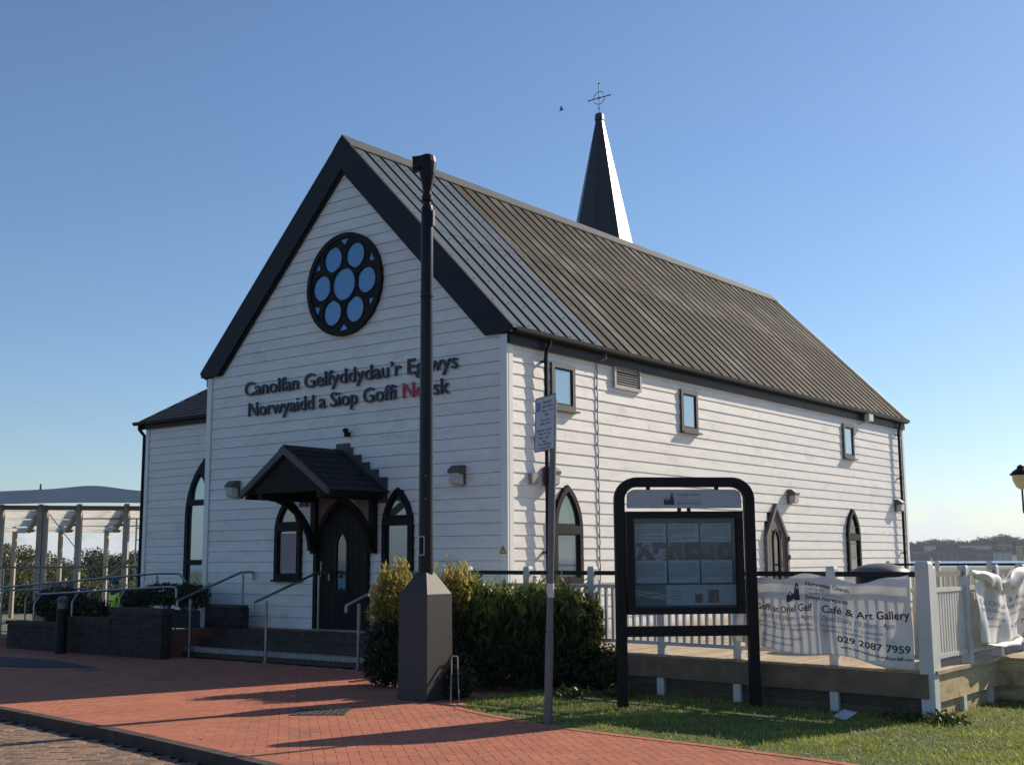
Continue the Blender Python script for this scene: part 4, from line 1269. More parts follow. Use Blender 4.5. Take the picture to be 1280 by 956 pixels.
# ------------------------------------------------------------------ vegetation
def shrub(name, lobes, n, size, material, label, cat='shrub', up=.9, elong=2.2, hollow=.35, base=0, rg=None, twigs=12, lump=40, spikes=0, shell=.75, shade_mul=1):
    """lobes: (cx, cy, cz, rx, ry, rz)"""
    rg = rg or np.random.default_rng(len(label))
    c0 = lobes[0]
    t = thing(name, (c0[0], c0[1], base), label, cat)
    P = []; T = []
    vol = np.array([l[3]*l[4]*l[5] for l in lobes]); cnt = (vol/vol.sum()*n).astype(int)
    for l, k in zip(lobes, cnt):
        d = rg.normal(size=(k, 3)); d /= np.linalg.norm(d, axis=1)[:, None]
        r = rg.uniform(hollow, 1, k)**.5
        u = d*r[:, None]
        # lumpy surface: clump directions
        cl = rg.normal(size=(lump, 3)); cl /= np.linalg.norm(cl, axis=1)[:, None]; amp = rg.uniform(.80, 1.10, lump)
        near = np.argmax(d@cl.T, axis=1)
        u *= amp[near][:, None]
        p = u*np.array(l[3:6])+np.array(l[:3])
        P.append(p); T.append(np.clip(rg.uniform(.0, .55, lump)[near]+rg.uniform(-.05, .45, k), 0, 1)*shade_mul)  # scaled-down tint paints self-shadow into the leaves
    P = np.concatenate(P); T = np.concatenate(T)
    keep = P[:, 2] > base+.01
    P, T = P[keep], T[keep]
    V, Fc, T = leaves(P, size, T, up, elong, rg)
    if spikes:
        # upright leafy shoots on top, tinted paler to paint sunlit tips
        SP = []
        for _ in range(spikes):
            l = lobes[rg.integers(len(lobes))]; a = rg.uniform(0, 6.28); rr = math.sqrt(rg.uniform(0, 1))*.95
            bx, by = l[0]+math.cos(a)*rr*l[3], l[1]+math.sin(a)*rr*l[4]
            bz = l[2]+l[5]*math.sqrt(max(0, 1-rr*rr))*.9; h = rg.uniform(.05, .30)*(1 if rg.uniform() < .35 else .6)
            for k in range(9): SP.append((bx+rg.normal()*.018, by+rg.normal()*.018, bz+h*k/8))
        SP = np.array(SP); V2, F2, T2 = leaves(SP, size*.9, np.clip(rg.uniform(.35, 1, len(SP)), 0, 1), 1.6, elong, rg)
        Fc = np.concatenate([Fc, F2+len(V)]); V = np.concatenate([V, V2]); T = np.concatenate([T, T2])
    me = np_mesh('foliage', V, Fc, material, T, (c0[0], c0[1], base))
    link('foliage', me, t, 'stuff')
    mb = MB()
    for _ in range(twigs):
        l = lobes[rg.integers(len(lobes))]
        a = rg.uniform(0, 6.28); bx, by = l[0]+rg.uniform(-.3, .3)*l[3], l[1]+rg.uniform(-.3, .3)*l[4]
        mb.tube([(bx, by, base), (bx+math.cos(a)*l[3]*.25, by+math.sin(a)*l[4]*.25, (base+l[2])/2+.1), (bx+math.cos(a)*l[3]*.6, by+math.sin(a)*l[4]*.6, l[2]+l[5]*.5)], [.016, .012, .005], 5)
    mb.build('stems', BARK, t, kind='stuff')
    return t
# main laurel hedge between pole and info board
hl = []
for q_ in np.linspace(0, 1, 8):
    x = 1.05+q_*1.55; y = -2.30+q_*.42
    hl.append((x+rng.uniform(-.05, .05), y, .80+rng.uniform(-.07, .05), .36, .36, .42+rng.uniform(-.03, .03)))
shrub('hedge', hl, 19000, .052, LH, 'dark evergreen hedge with upright leafy shoots between pole and notice board', 'hedge', base=.2, spikes=560, elong=2.8, twigs=30, up=1.3, shade_mul=.45, hollow=.15)
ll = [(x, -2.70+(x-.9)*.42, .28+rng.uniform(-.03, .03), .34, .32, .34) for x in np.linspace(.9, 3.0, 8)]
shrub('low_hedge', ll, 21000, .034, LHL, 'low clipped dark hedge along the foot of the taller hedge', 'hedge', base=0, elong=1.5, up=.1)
shrub('golden_shrub', [(.28, -2.80, 1.20, .27, .30, .36), (.18, -2.85, .95, .26, .28, .30), (1.14, -2.55, 1.22, .27, .24, .27), (.72, -2.65, 1.08, .30, .26, .30)], 4600, .046, LY,
      'golden variegated shrub with upright shoots behind the dark pole plinth', base=.1, spikes=120, elong=1.9, hollow=.2)
shrub('dark_shrub', [(.20, -2.80, .50, .34, .36, .48), (.35, -3.0, .32, .34, .32, .32), (.9, -2.7, .6, .4, .3, .5), (2.02, -3.52, .18, .20, .24, .20), (1.9, -3.35, .30, .16, .16, .26)], 12000, .042, LHL, 'dark green shrub filling the corner round the pole plinth below the golden one', base=0, up=.3)
shrub('planter_shrub', [(-10.2, -1.3, .78, .95, .35, .36), (-9.2, -1.3, .70, .6, .3, .28)], 5500, .04, LHL, 'dark planter shrub above the lowest ramp wall', base=.3, up=.4)
shrub('planter_shrub', [(-7.7, -.7, 1.03, .85, .30, .22), (-8.6, -.7, .92, .5, .3, .22), (-6.9, -.7, 1.0, .5, .3, .25)], 6500, .036, LHL, 'dark clipped shrub behind the tallest ramp wall', base=.4, up=.4, spikes=8)

# grass
def lawn():
    def inside(X, Y):
        edge = np.interp(X, [2.2, 7.25, 7.27, 16], [-1.9, -2.25, 4, 6])
        return (X > 2.25) & (X < 16) & (Y > lawn_y(X)+.02) & (Y < edge+.15)
    mb = MB(); xs = np.linspace(2.25, 20, 60)
    top = [6.0 if x > 7.3 else -1.5 for x in xs]
    g = [((x, float(lawn_y(x))+.015, .002)) for x in xs]; h = [(x, t, .012) for x, t in zip(xs, top)]
    mb.add(g+h, [(i, i+1, 61+i, 60+i) for i in range(59)]); mb.build('lawn', EARTH, kind='structure')
    def hump(X, Y): return .02*np.sin(X*2.1+1)*np.sin(Y*2.7)+.012*np.sin(X*7+Y*5)
    n = 240000
    X = rng.uniform(2.25, 14, n); Y = rng.uniform(-7.5, 5, n)
    k = inside(X, Y); X, Y = X[k], Y[k]
    d = np.hypot(X-CX, Y-CY); kk = rng.uniform(0, 1, len(X)) < np.clip((13.0/d)**1.0, 0, 1); X, Y = X[kk], Y[kk]
    n = len(X); a = rng.uniform(0, 6.283, n); wd = rng.uniform(.004, .008, n)
    patch = (np.sin(X*3.1)+np.sin(Y*4.3+X)+np.sin(X*9.1-Y*7.7))/3
    h = rng.uniform(.014, .044, n)*(1+.45*patch)+ (rng.uniform(0, 1, n) < .02)*.04
    edge_ = (Y-lawn_y(X)); h *= np.clip(.5+edge_*2.2, .5, 1)
    lx = rng.normal(size=n)*.022; ly = rng.normal(size=n)*.022; z0 = np.zeros(n)
    V = np.stack([np.stack([X-np.cos(a)*wd, Y-np.sin(a)*wd, z0], 1), np.stack([X+np.cos(a)*wd, Y+np.sin(a)*wd, z0], 1), np.stack([X+lx, Y+ly, h], 1)], 1).reshape(-1, 3)
    Fc = np.arange(3*n).reshape(n, 3)
    T = np.clip(.45+.3*patch+rng.uniform(-.35, .35, n), 0, 1)
    me = np_mesh('grass', V, Fc, LG, T)
    o = link('grass', me); tag(o, 'short green lawn grass between the red paving and the deck', 'grass', kind='stuff')
    # broad-leaved weeds by the deck corner
    P = np.concatenate([np.random.default_rng(4).normal(size=(260, 3))*np.array([.11, .10, .035])+np.array(c) for c in ((7.42, -2.42, .04), (7.05, -2.42, .03), (3.1, -2.75, .07), (3.5, -2.3, .06))])
    P[:, 2] = np.abs(P[:, 2]); T = rng.uniform(0, 1, len(P)); V, Fc, T = leaves(P, .045, T, .5, 1.5)
    me = np_mesh('weeds', V, Fc, LT, T); o = link('weeds', me); tag(o, 'broad leaved weeds growing at the foot of the deck corner', 'weeds', kind='stuff')
lawn()

# ------------------------------------------------------------------ tall pole on plinth
PX, PY = 1.71, -3.78
t = thing('camera_pole', (PX, PY, 0), 'tall black steel pole with a camera head, rising from a dark stone plinth', 'pole')
hwp = .225
mb = MB(); v = []
for z, q in ((0, hwp+.01), (1.24, hwp), (1.50, .075)):
    v += [(PX-q, PY-q, z), (PX+q, PY-q, z), (PX+q, PY+q, z), (PX-q, PY+q, z)]
mb.add(v, [(0,3,2,1)]+[(i*4+k, i*4+(k+1) % 4, i*4+4+(k+1) % 4, i*4+4+k) for i in range(2) for k in range(4)]+[(8,9,10,11)])
pl = mb.build('plinth', STONE, t, bevel=.006)
mb = MB(); mb.lathe((PX, PY, 0), [(.094, 1.45), (.090, 2.2), (.080, 4.5), (.076, 6.05), (.070, 6.08)], 20); mb.build('shaft', POLE, t, smooth=True)
for z_, h_ in ((2.35, .34),):
    mb = MB(); a_ = Vector((PX, PY, 0))-Vector((F.x, F.y, 0)).normalized()*.080
    mb.beam(a_+Vector((0, 0, z_)), a_+Vector((0, 0, z_+h_)), .085, .024, up=(F.x, F.y, 0)); mb.build('access_hatch', POLE, t)
    for zz in (z_+.03, z_+h_-.03):
        mb = MB(); mb.tube([tuple(a_+Vector((0, 0, zz))-Vector((F.x, F.y, 0))*.010), tuple(a_+Vector((0, 0, zz))-Vector((F.x, F.y, 0))*.018)], .008, 6); mb.build('hatch_screw', STEEL, t)
for z_ in (3.6, 4.9):
    mb = MB(); mb.lathe((PX, PY, z_), [(.083, 0), (.0865, .004), (.0865, .022), (.083, .026)], 20); mb.build('steel_band', POLE, t, smooth=True)
mb = MB(); mb.lathe((PX, PY, 0), [(.050, 6.06), (.050, 6.14), (.072, 6.16), (.072, 6.22), (.052, 6.24), (.05, 6.30)], 16); mb.build('collar', BLACK, t, smooth=True)
mb = MB(); mb.lathe((PX, PY, 0), [(.055, 6.28), (.07, 6.36), (.105, 6.52), (.115, 6.66), (.10, 6.74), (.04, 6.77)], 14)
mb.beam(Vector((PX, PY, 6.64))-Vector(RT)*.18, Vector((PX, PY, 6.67))+Vector(RT)*.04, .17, .15)
mb.beam(Vector((PX, PY, 6.60))-Vector(RT)*.185, Vector((PX, PY, 6.60))-Vector(RT)*.12, .15, .10)
mb.build('camera_head', BLACK, t, smooth=False)
mb = MB(); a = Vector((PX, PY, 0))+Vector(RT)*.076-Vector((F.x, F.y, 0))*.03
mb.box(a.x-.015, a.y-.02, 5.82, a.x+.02, a.y+.015, 6.02); mb.build('cable_cover', POSTM, t)
b = Vector((PX, PY, 0))-Vector((F.x, F.y, 0)).normalized()*.088-Vector(RT)*.03
def frp(u, z, d): return b+Vector(RT)*u+Vector((0, 0, z))-Vector((F.x, F.y, 0)).normalized()*d
plate_mb(rect(-.052, .02, 1.70, 1.93), [rect(-.044, .012, 1.71, 1.92)], frp, .012, .016).build('plate_outline', RAILW, t)
mb = MB(); mb.prism(rect(-.044, .012, 1.71, 1.92), frp, .008, .012); mb.build('name_plate', BLACK, t)

# bent pale wire leaning by the plinth
t = thing('wire_hoop', (2.25, -3.75, 0), 'pale bent wire hoop leaning on the paving beside the plinth', 'wire')
mb = MB(); mb.tube(bend([(2.20, -3.88, .0), (1.99, -3.62, .50), (2.03, -3.56, .50), (2.26, -3.80, .0)], .02), .008, 6); mb.build('wire', TREAD, t)

# ------------------------------------------------------------------ leaning parking sign
def sign():
    bx, by = 4.22, -4.71
    t = thing('parking_sign', (bx, by, 0), 'grey leaning post carrying a white rectangular parking notice', 'sign')
    lean = RT*.095
    top = Vector((bx, by, 0))+lean+Vector((0, 0, 3.30))
    mb = MB(); mb.tube([(bx, by, -.02), tuple(Vector((bx, by, 0))+lean*.27+Vector((0, 0, .90)))], .043, 14); 
    mb.tube([tuple(Vector((bx, by, 0))+lean*.27+Vector((0, 0, .88))), tuple(top)], .036, 14); mb.build('post', POSTM, t, smooth=True)
    mb = MB(); c = Vector((bx, by, 0))+lean*.42+Vector((0, 0, 1.33)); mb.tube([tuple(c-Vector((0, 0, .07))), tuple(c+Vector((0, 0, .07)))], .0385, 14); mb.build('pale_band', RAILW, t, smooth=True)
    fw = Vector((F.x, F.y, 0)).normalized()
    dr = (RT*.39-fw*.92).normalized()      # right edge nearer the camera
    nn = Vector((dr.y, -dr.x, 0))
    if nn.dot(fw) > 0: nn = -nn
    c = Vector((bx, by, 0))+lean*.9+nn*.05-RT*.035
    def fs(u, z, d): return c+dr*u+Vector((0, 0, z))+nn*d+RT*(z-3.05)*.03
    mb = MB(); mb.prism(rect(-.25, .25, 2.76, 3.335), fs, 0, .006); sp = mb.build('plate', SIGNW, t)
    plate_mb(rect(-.25, .25, 2.76, 3.335), [rect(-.243, .243, 2.768, 3.327)], fs, .0061, .009).build('border', PRINT, sp)
    mb = MB(); mb.prism(rect(-.225, -.13, 3.19, 3.28), fs, .0065, .008); mb.build('symbol', BLUE, sp)
    fit_text('P', -.20, -.16, 3.21, .05, fs, .009).build('symbol_letter', SIGNW, sp)
    rows = [('PERMIT', 3.255, -.06, .17), ('HOLDERS', 3.212, -.08, .19), ('Mon - Fri', 3.168, -.08, .19), ('8am', 3.125, -.0, .09), ('No return', 3.075, -.10, .14), ('within 1 hour', 3.035, -.12, .16),
            ('Display ticket', 2.97, -.20, .18), ('Mon to Sat', 2.93, -.15, .15), ('9am - 6pm', 2.89, -.13, .13), ('Bay', 2.85, -.05, .05), ('No waiting', 2.82, -.14, .16), ('at any time', 2.785, -.12, .16)]
    for s, z, a, b_ in rows: fit_text(s, a, b_, z, .024, fs, .0085).build('lettering', PRINT, sp)
    for z in (2.85, 3.25):
        mb = MB(); p = fs(-.03, z, -.04); mb.tube([tuple(p-Vector((0, 0, .012))), tuple(p+Vector((0, 0, .012)))], .045, 12); mb.build('clip', STEEL, t)
sign()

# ------------------------------------------------------------------ notice board
def church_logo(x, z, h):
    """silhouette: low nave with round window and a spired tower; u,z polygon and holes"""
    P = [(0, 0), (0, .38), (.10, .45), (.22, .60), (.36, .42), (.50, .42), (.52, .70), (.58, .84), (.66, 1.0), (.74, .84), (.78, .70), (.86, 0)]
    H = [circ(.24, .42, .075, 12), [(.62, .62), (.62, .72), (.665, .80), (.71, .72), (.71, .62)]]
    f = lambda q: (x+q[0]*h, z+q[1]*h)
    return [f(p) for p in P], [[f(p) for p in hh] for hh in H]
def board():
    A = Vector((4.19, -3.28, 0)); Bp = Vector((5.28, -2.24, 0)); dr = (Bp-A).normalized(); nn = Vector((dr.y, -dr.x, 0))
    c = A+(Bp-A)*.5; Lh = (Bp-A).length/2
    t = thing('notice_board', tuple(c), 'dark framed notice board with round shoulders, standing on two legs in the grass', 'notice board')
    def fb(u, z, d): return c+dr*u+Vector((0, 0, 1.65+(z-1.65)*.955))+nn*d
    wd = .10; zt = 2.60; rad = .26
    out_, in_ = [], []
    def rr(hw_, z1, r):
        pts = [(-hw_, -.05)]
        for i in range(9):
            a = math.pi-math.pi/2*i/8; pts.append((-hw_+r+r*math.cos(a), z1-r+r*math.sin(a)))
        for i in range(9):
            a = math.pi/2-math.pi/2*i/8; pts.append((hw_-r+r*math.cos(a), z1-r+r*math.sin(a)))
        pts.append((hw_, -.05)); return pts
    o1 = rr(Lh+.055, zt, rad); i1 = rr(Lh-.06, zt-.115, rad-.11)
    # frame as one hoop
    n = len(o1); mb = MB(); vs = []
    for d in (-.055, .055): vs += [fb(u, z, d) for u, z in o1]+[fb(u, z, d) for u, z in i1]
    fs = []
    for i in range(n-1):
        fs += [(i, i+1, n+i+1, n+i), (2*n+i, 3*n+i, 3*n+i+1, 2*n+i+1), (i, 2*n+i, 2*n+i+1, i+1), (n+i, n+i+1, 3*n+i+1, 3*n+i)]
    fs += [(0, n, 3*n, 2*n), (n-1, 3*n-1, 4*n-1, 2*n-1)]
    mb.add(vs, fs); mb.build('hoop_frame', BLACK, t, bevel=.012)
    mb = MB(); mb.prism(rect(-Lh+.06, Lh-.06, .745, .865), fb, -.045, .045); mb.build('crossbar', BLACK, t, bevel=.006)
    # header panel
    hp = rr(Lh-.095, 2.455, .09)
    hp = [(u, max(z, 2.235)) for u, z in hp]
    mb = MB(); mb.prism(hp, fb, -.02, .02); h = mb.build('header_panel', PANELW, t)
    P, H = church_logo(-.24, 2.275, .145); plate_mb(P, H, fb, .0215, .023).build('church_emblem', PRINT, h)
    for s, z, u1, cap, mt in (('Norwegian Church', 2.385, .175, .024, PRINT), ('Arts Centre', 2.353, .05, .016, PRINTG), ('Canolfan Gelfyddydau', 2.320, .16, .016, PRINTG), ('Eglwys Norwyaidd', 2.283, .185, .026, PRINT)):
        fit_text(s, -.09, u1, z, cap, fb, .0225).build('lettering', mt, h)
    for u in (-Lh*.55, Lh*.5):
        mb = MB(); mb.prism(rect(u-.02, u+.02, 2.45, 2.49), fb, -.02, .02); mb.build('lug', BLACK, t)
    for u in (-.06, .05): mb = MB(); mb.prism(rect(u-.018, u+.018, 2.19, 2.24), fb, -.02, .02); mb.build('lug', BLACK, t)
    # display cabinet
    x0, x1, z0, z1 = -Lh+.075, Lh-.10, 1.00, 2.195
    cab = plate_mb(rect(x0, x1, z0, z1), [rect(x0+.075, x1-.075, z0+.075, z1-.08)], fb, -.05, .085).build('cabinet', BLACK, t)
    mb = MB(); mb.prism(rect(x0+.07, x1-.07, z0+.07, z1-.07), fb, -.04, -.02); bk = mb.build('backing', mat('blue_green_backing', (.025, .075, .12), .5, var=.15), cab)
    ax, bx_ = x0+.10, x1-.10; tw = (bx_-ax)
    PAP = mat('pale_poster_paper', (.50, .56, .58), .5, var=.12, vscale=5)
    PH = [mat('poster_photo_grey', (.07, .07, .09), .5, col2=(.42, .44, .46), vscale=11, ramp=(.44, .50)), mat('poster_photo_green', (.03, .07, .03), .5, col2=(.30, .31, .34), vscale=13, ramp=(.40, .46)),
          mat('poster_photo_dark', (.02, .025, .05), .5, col2=(.30, .25, .24), vscale=13, ramp=(.38, .44)), mat('poster_photo_meadow', (.06, .13, .09), .5, col2=(.02, .025, .03), vscale=9, ramp=(.48, .53))]
    for i in range(3):
        a = ax+i*tw/3+.008; b = a+tw/3-.025
        mb = MB(); mb.prism(rect(a, b, 1.36, 2.055), fb, -.0195, -.016); po = mb.build('poster', PAP, bk)
        for z_, n_ in ((1.99, 1),): pass
        rg = random.Random(i)
        for z_ in [2.03]: 
            mb = MB(); mb.prism(rect(a+.01, a+(b-a)*.75, z_-.008, z_+.006), fb, -.0155, -.0145); mb.build('headline', PRINTG, po) if False else None
    for i in range(3):
        a = ax+i*tw/3+.008; b = a+tw/3-.025; rg = random.Random(i+5); lines = MB()
        ttl = ['The Norwegian Church', 'Cardiff Bay and docks', 'Norwegian heritage'][i]
        fit_text(ttl, a+.01, b-.04, 2.02, .018, fb, -.0152).build('poster_title', PRINT, bk)
        for j in range(7):
            z_ = 1.992-j*.021
            u = a+.01
            while u < b-.03:
                wl = rg.uniform(.014, .04); 
                if u+wl > b-.01: break
                lines.prism(rect(u, u+wl, z_-.004, z_+.003), fb, -.0156, -.0150); u += wl+.008
                if rg.random() < .04: break
        for j in range(9):
            z_ = 1.59-j*.022; u = a+.01
            while u < b-.03:
                wl = rg.uniform(.014, .04)
                if u+wl > b-.01: break
                lines.prism(rect(u, u+wl, z_-.004, z_+.003), fb, -.0156, -.0150); u += wl+.008
                if j == 8: break
        lines.build('text_lines', PRINT, bk, kind='stuff')
        if i == 0: parts_ = [(a, b, 0)]
        elif i == 1: parts_ = [(a, (a+b)/2-.003, 1), ((a+b)/2+.003, b, 2)]
        else: parts_ = [(a, (a+b)/2-.003, 3), ((a+b)/2+.003, b, 2)]
        for p0, p1, k in parts_:
            mb = MB(); mb.prism(rect(p0, p1, 1.625, 1.835), fb, -.0155, -.0140); mb.build('photo', PH[k], bk)
    mb = MB(); mb.prism(rect(ax, bx_+.02, 1.10, 1.335), fb, -.0195, -.017); mb.build('footer_panel', PAP, bk)
    GR = mat('pale_green_wave', (.13, .25, .22), .5, var=.2, vscale=8)
    mb = MB(); mb.prism(rect(ax, ax+tw*.31, 1.10, 1.335), fb, -.0165, -.0155); mb.build('footer_wave_ground', GR, bk)
    for ph in (0, 1, 2):
        pts = [(ax+tw*.31*i/14, 1.20+.05*math.sin(i/14*3.1+ph*1.4)+ph*.02) for i in range(15)]
        mb = MB(); mb.add([fb(u, z+o_, -.0150) for o_ in (-.007, .007) for u, z in pts], [(i, i+1, 16+i, 15+i) for i in range(14)]); mb.build('wave_line', PAP, bk)
    for (u, mt, hh) in ((.10, mat('orange_picture', (.30, .12, .06), .5, col2=(.12, .06, .05), vscale=30), .10), (.25, mat('brown_picture', (.12, .05, .04), .5, col2=(.30, .25, .22), vscale=30), .15)):
        mb = MB(); mb.prism(rect(u, u+hh*.85, 1.13, 1.13+hh), fb, -.0165, -.0150); mb.build('footer_picture', mt, bk)
    for j in range(4):
        mb = MB(); mb.prism(rect(-.17, -.06+.01*(j % 2), 1.26-j*.03, 1.268-j*.03), fb, -.0165, -.0155); mb.build('footer_text_line', PRINTG, bk)
    # glass front
    gm = bpy.data.materials.new('clear_front_pane'); gm.use_nodes = True; tt = gm.node_tree; tt.nodes.clear()
    tr = tt.nodes.new('ShaderNodeBsdfTransparent'); gl = tt.nodes.new('ShaderNodeBsdfGlossy'); gl.inputs['Roughness'].default_value = .06; mx = tt.nodes.new('ShaderNodeMixShader'); oo = tt.nodes.new('ShaderNodeOutputMaterial')
    tr.inputs[0].default_value = (.78, .84, .88, 1); mx.inputs[0].default_value = .03
    tt.links.new(tr.outputs[0], mx.inputs[1]); tt.links.new(gl.outputs[0], mx.inputs[2]); tt.links.new(mx.outputs[0], oo.inputs[0])
    mb = MB(); mb.prism(rect(x0+.072, x1-.072, z0+.072, z1-.075), fb, .040, .044); mb.build('glass', gm, cab)
board()

# ------------------------------------------------------------------ deck
ZD = .49
def fy(x): return -2.2+.12*(7.23-x)
def deck():
    t = thing('deck', (3.7, 3, 0), 'raised weathered timber deck beside the church with plank edge', 'deck')
    x = .12
    while x < 7.2:
        b = min(x+.138, 7.27); mb = MB(); y0 = fy(x)-.06; j = rng.uniform(-.003, .001)
        mb.add([(x, y0, ZD-.03), (b, fy(b)-.06, ZD-.03), (b, 14, ZD-.03), (x, 14, ZD-.03), (x, y0, ZD+j), (b, fy(b)-.06, ZD+j), (b, 14, ZD+j), (x, 14, ZD+j)],
               [(0,3,2,1),(4,5,6,7),(0,1,5,4),(1,2,6,5),(2,3,7,6),(3,0,4,7)])
        mb.build('deck_board', DECKW, t); x += .145
    # left tail behind the hedge
    mb = MB(); mb.box(-1.2, fy(0)-.05, ZD-.04, .115, -.05, ZD-.004); mb.build('deck_board', DECKW, t)
    # front fascia
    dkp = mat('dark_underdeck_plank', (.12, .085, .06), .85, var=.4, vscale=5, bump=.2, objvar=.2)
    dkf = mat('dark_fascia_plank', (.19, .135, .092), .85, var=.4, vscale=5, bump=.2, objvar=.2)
    def fac(x, z, d): return (x, fy(x)-.06-d, z)
    for a, b in ((-1.2, 2.35), (2.352, 4.9), (4.902, 7.24)):
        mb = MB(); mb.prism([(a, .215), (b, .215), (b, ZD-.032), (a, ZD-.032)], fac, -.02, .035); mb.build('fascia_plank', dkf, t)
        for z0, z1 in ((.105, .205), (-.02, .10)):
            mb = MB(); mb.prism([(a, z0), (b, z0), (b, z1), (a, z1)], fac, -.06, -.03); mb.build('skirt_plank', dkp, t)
    # front stub posts
    for x in (6.17, 4.93, 3.83, 2.71):
        mb = MB(); mb.prism([(x-.05, -.03), (x+.05, -.03), (x+.05, .213), (x-.05, .213)], fac, -.028, .03); mb.build('stub_post', RAILW, t)
    # side
    xs = 7.25
    mb = MB(); mb.box(xs-.03, -2.22, ZD-.034, xs+.075, -.05, ZD+.004); mb.build('edge_board', DECKW, t)
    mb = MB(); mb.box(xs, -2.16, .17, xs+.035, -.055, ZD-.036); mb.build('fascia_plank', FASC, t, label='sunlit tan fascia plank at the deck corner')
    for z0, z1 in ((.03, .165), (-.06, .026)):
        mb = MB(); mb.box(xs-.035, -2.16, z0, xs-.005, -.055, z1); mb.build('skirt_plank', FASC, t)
    for y in (-1.32, -.38):
        mb = MB(); mb.box(xs-.004, y-.05, -.05, xs+.045, y+.05, .168); mb.build('stub_post', RAILW, t)
    # step out beyond y=-.05
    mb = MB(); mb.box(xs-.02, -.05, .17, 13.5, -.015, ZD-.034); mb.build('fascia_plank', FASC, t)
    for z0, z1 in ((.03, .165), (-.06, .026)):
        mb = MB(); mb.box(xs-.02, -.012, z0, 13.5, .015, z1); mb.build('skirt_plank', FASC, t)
    for x in (8.35, 9.5, 10.7):
        mb = MB(); mb.box(x-.05, -.056, -.05, x+.05, -.018, .168); mb.build('stub_post', RAILW, t)
    y = -.05
    while y < 14:
        mb = MB(); j = rng.uniform(-.003, .001); mb.box(7.275, y, ZD-.03, 13.5, min(y+.138, 14), ZD+j); mb.build('deck_board', DECKW, t); y += .145
deck()
mb = MB(); mb.box(.05, 14.02, -.1, 13.5, 21.4, ZD-.03); mb.build('quay_terrace', mat('pale_paving', (.34, .31, .27), .85, var=.2, vscale=2, bump=.1), kind='structure')

def railing(name, P, post_idx, label, top='black', dead=(), bal=.11, hw_=.05, group='railings round the deck'):
    """P: list of post positions (x,y); spans between neighbours"""
    t = thing(name, (P[0][0], P[0][1], ZD), label, 'railing', group)
    pm = {}
    for i, (x, y) in enumerate(P):
        q = .072 if i in post_idx else hw_
        zt = 1.60 if i in post_idx else 1.55
        mb = MB(); mb.box(x-q, y-q, ZD+.003 if not i in post_idx else -.05, x+q, y+q, zt-.03)
        mb.add([(x-q, y-q, zt-.03), (x+q, y-q, zt-.03), (x+q, y+q, zt-.03), (x-q, y+q, zt-.03), (x-q*.8, y-q*.8, zt), (x+q*.8, y-q*.8, zt), (x+q*.8, y+q*.8, zt), (x-q*.8, y+q*.8, zt)],
               [(4,5,6,7),(0,1,5,4),(1,2,6,5),(2,3,7,6),(3,0,4,7)])
        mb.build('post', RAILW, t)
    bm_ = {}
    for (a, b), k in zip(zip(P[:-1], P[1:]), range(len(P))):
        A = Vector((*a, 0)); Bv = Vector((*b, 0)); d = (Bv-A).normalized(); L_ = (Bv-A).length
        a0 = A+d*.055; b0 = Bv-d*.055; up = Vector((0, 0, 1))
        mb = MB(); mb.beam(a0+up*1.465, b0+up*1.465, .045, .055); mb.build('handrail', BLACK if top == 'black' else mat('weathered_handrail', (.22, .21, .19), .7, var=.3), t)
        mb = MB(); mb.beam(a0+up*1.30, b0+up*1.30, .05, .045); mb.build('upper_rail', RAILW, t)
        mb = MB(); mb.beam(a0+up*.62, b0+up*.62, .05, .045); mb.build('lower_rail', RAILW, t)
        n = int(L_/bal); 
        me = MB(); me.box(-.02, -.014, .643, .02, .014, 1.277); me = me.mesh('baluster', RAILW)
        for j in range(1, n):
            p = A+d*(L_*j/n); o = link('baluster', me, t); o.location = p-t.location; o.location.z = -t.location.z; o.rotation_euler.z = math.atan2(d.y, d.x)
front_posts = [(7.23, -2.2), (6.17, fy(6.17)), (4.93, fy(4.93)), (3.83, fy(3.83)), (2.71, fy(2.71)), (1.55, fy(1.55)), (.35, fy(.35))]
railing('deck_railing', front_posts, (0,), 'pale painted baluster railing along the front of the deck with black handrail')
side_posts = [(7.25, -1.02), (7.25, .10), (7.25, 1.20), (7.25, 2.3), (7.25, 3.5), (7.25, 4.7)]
railing('deck_railing', [(7.235, -2.055)]+side_posts, (), 'pale slatted railing along the sunny right side of the deck', top='grey', bal=.075)
railing('deck_railing', [(x, 13.2) for x in np.arange(1.0, 13.0, 1.15)], (), 'distant pale railing with dark handrail at the water side of the deck')

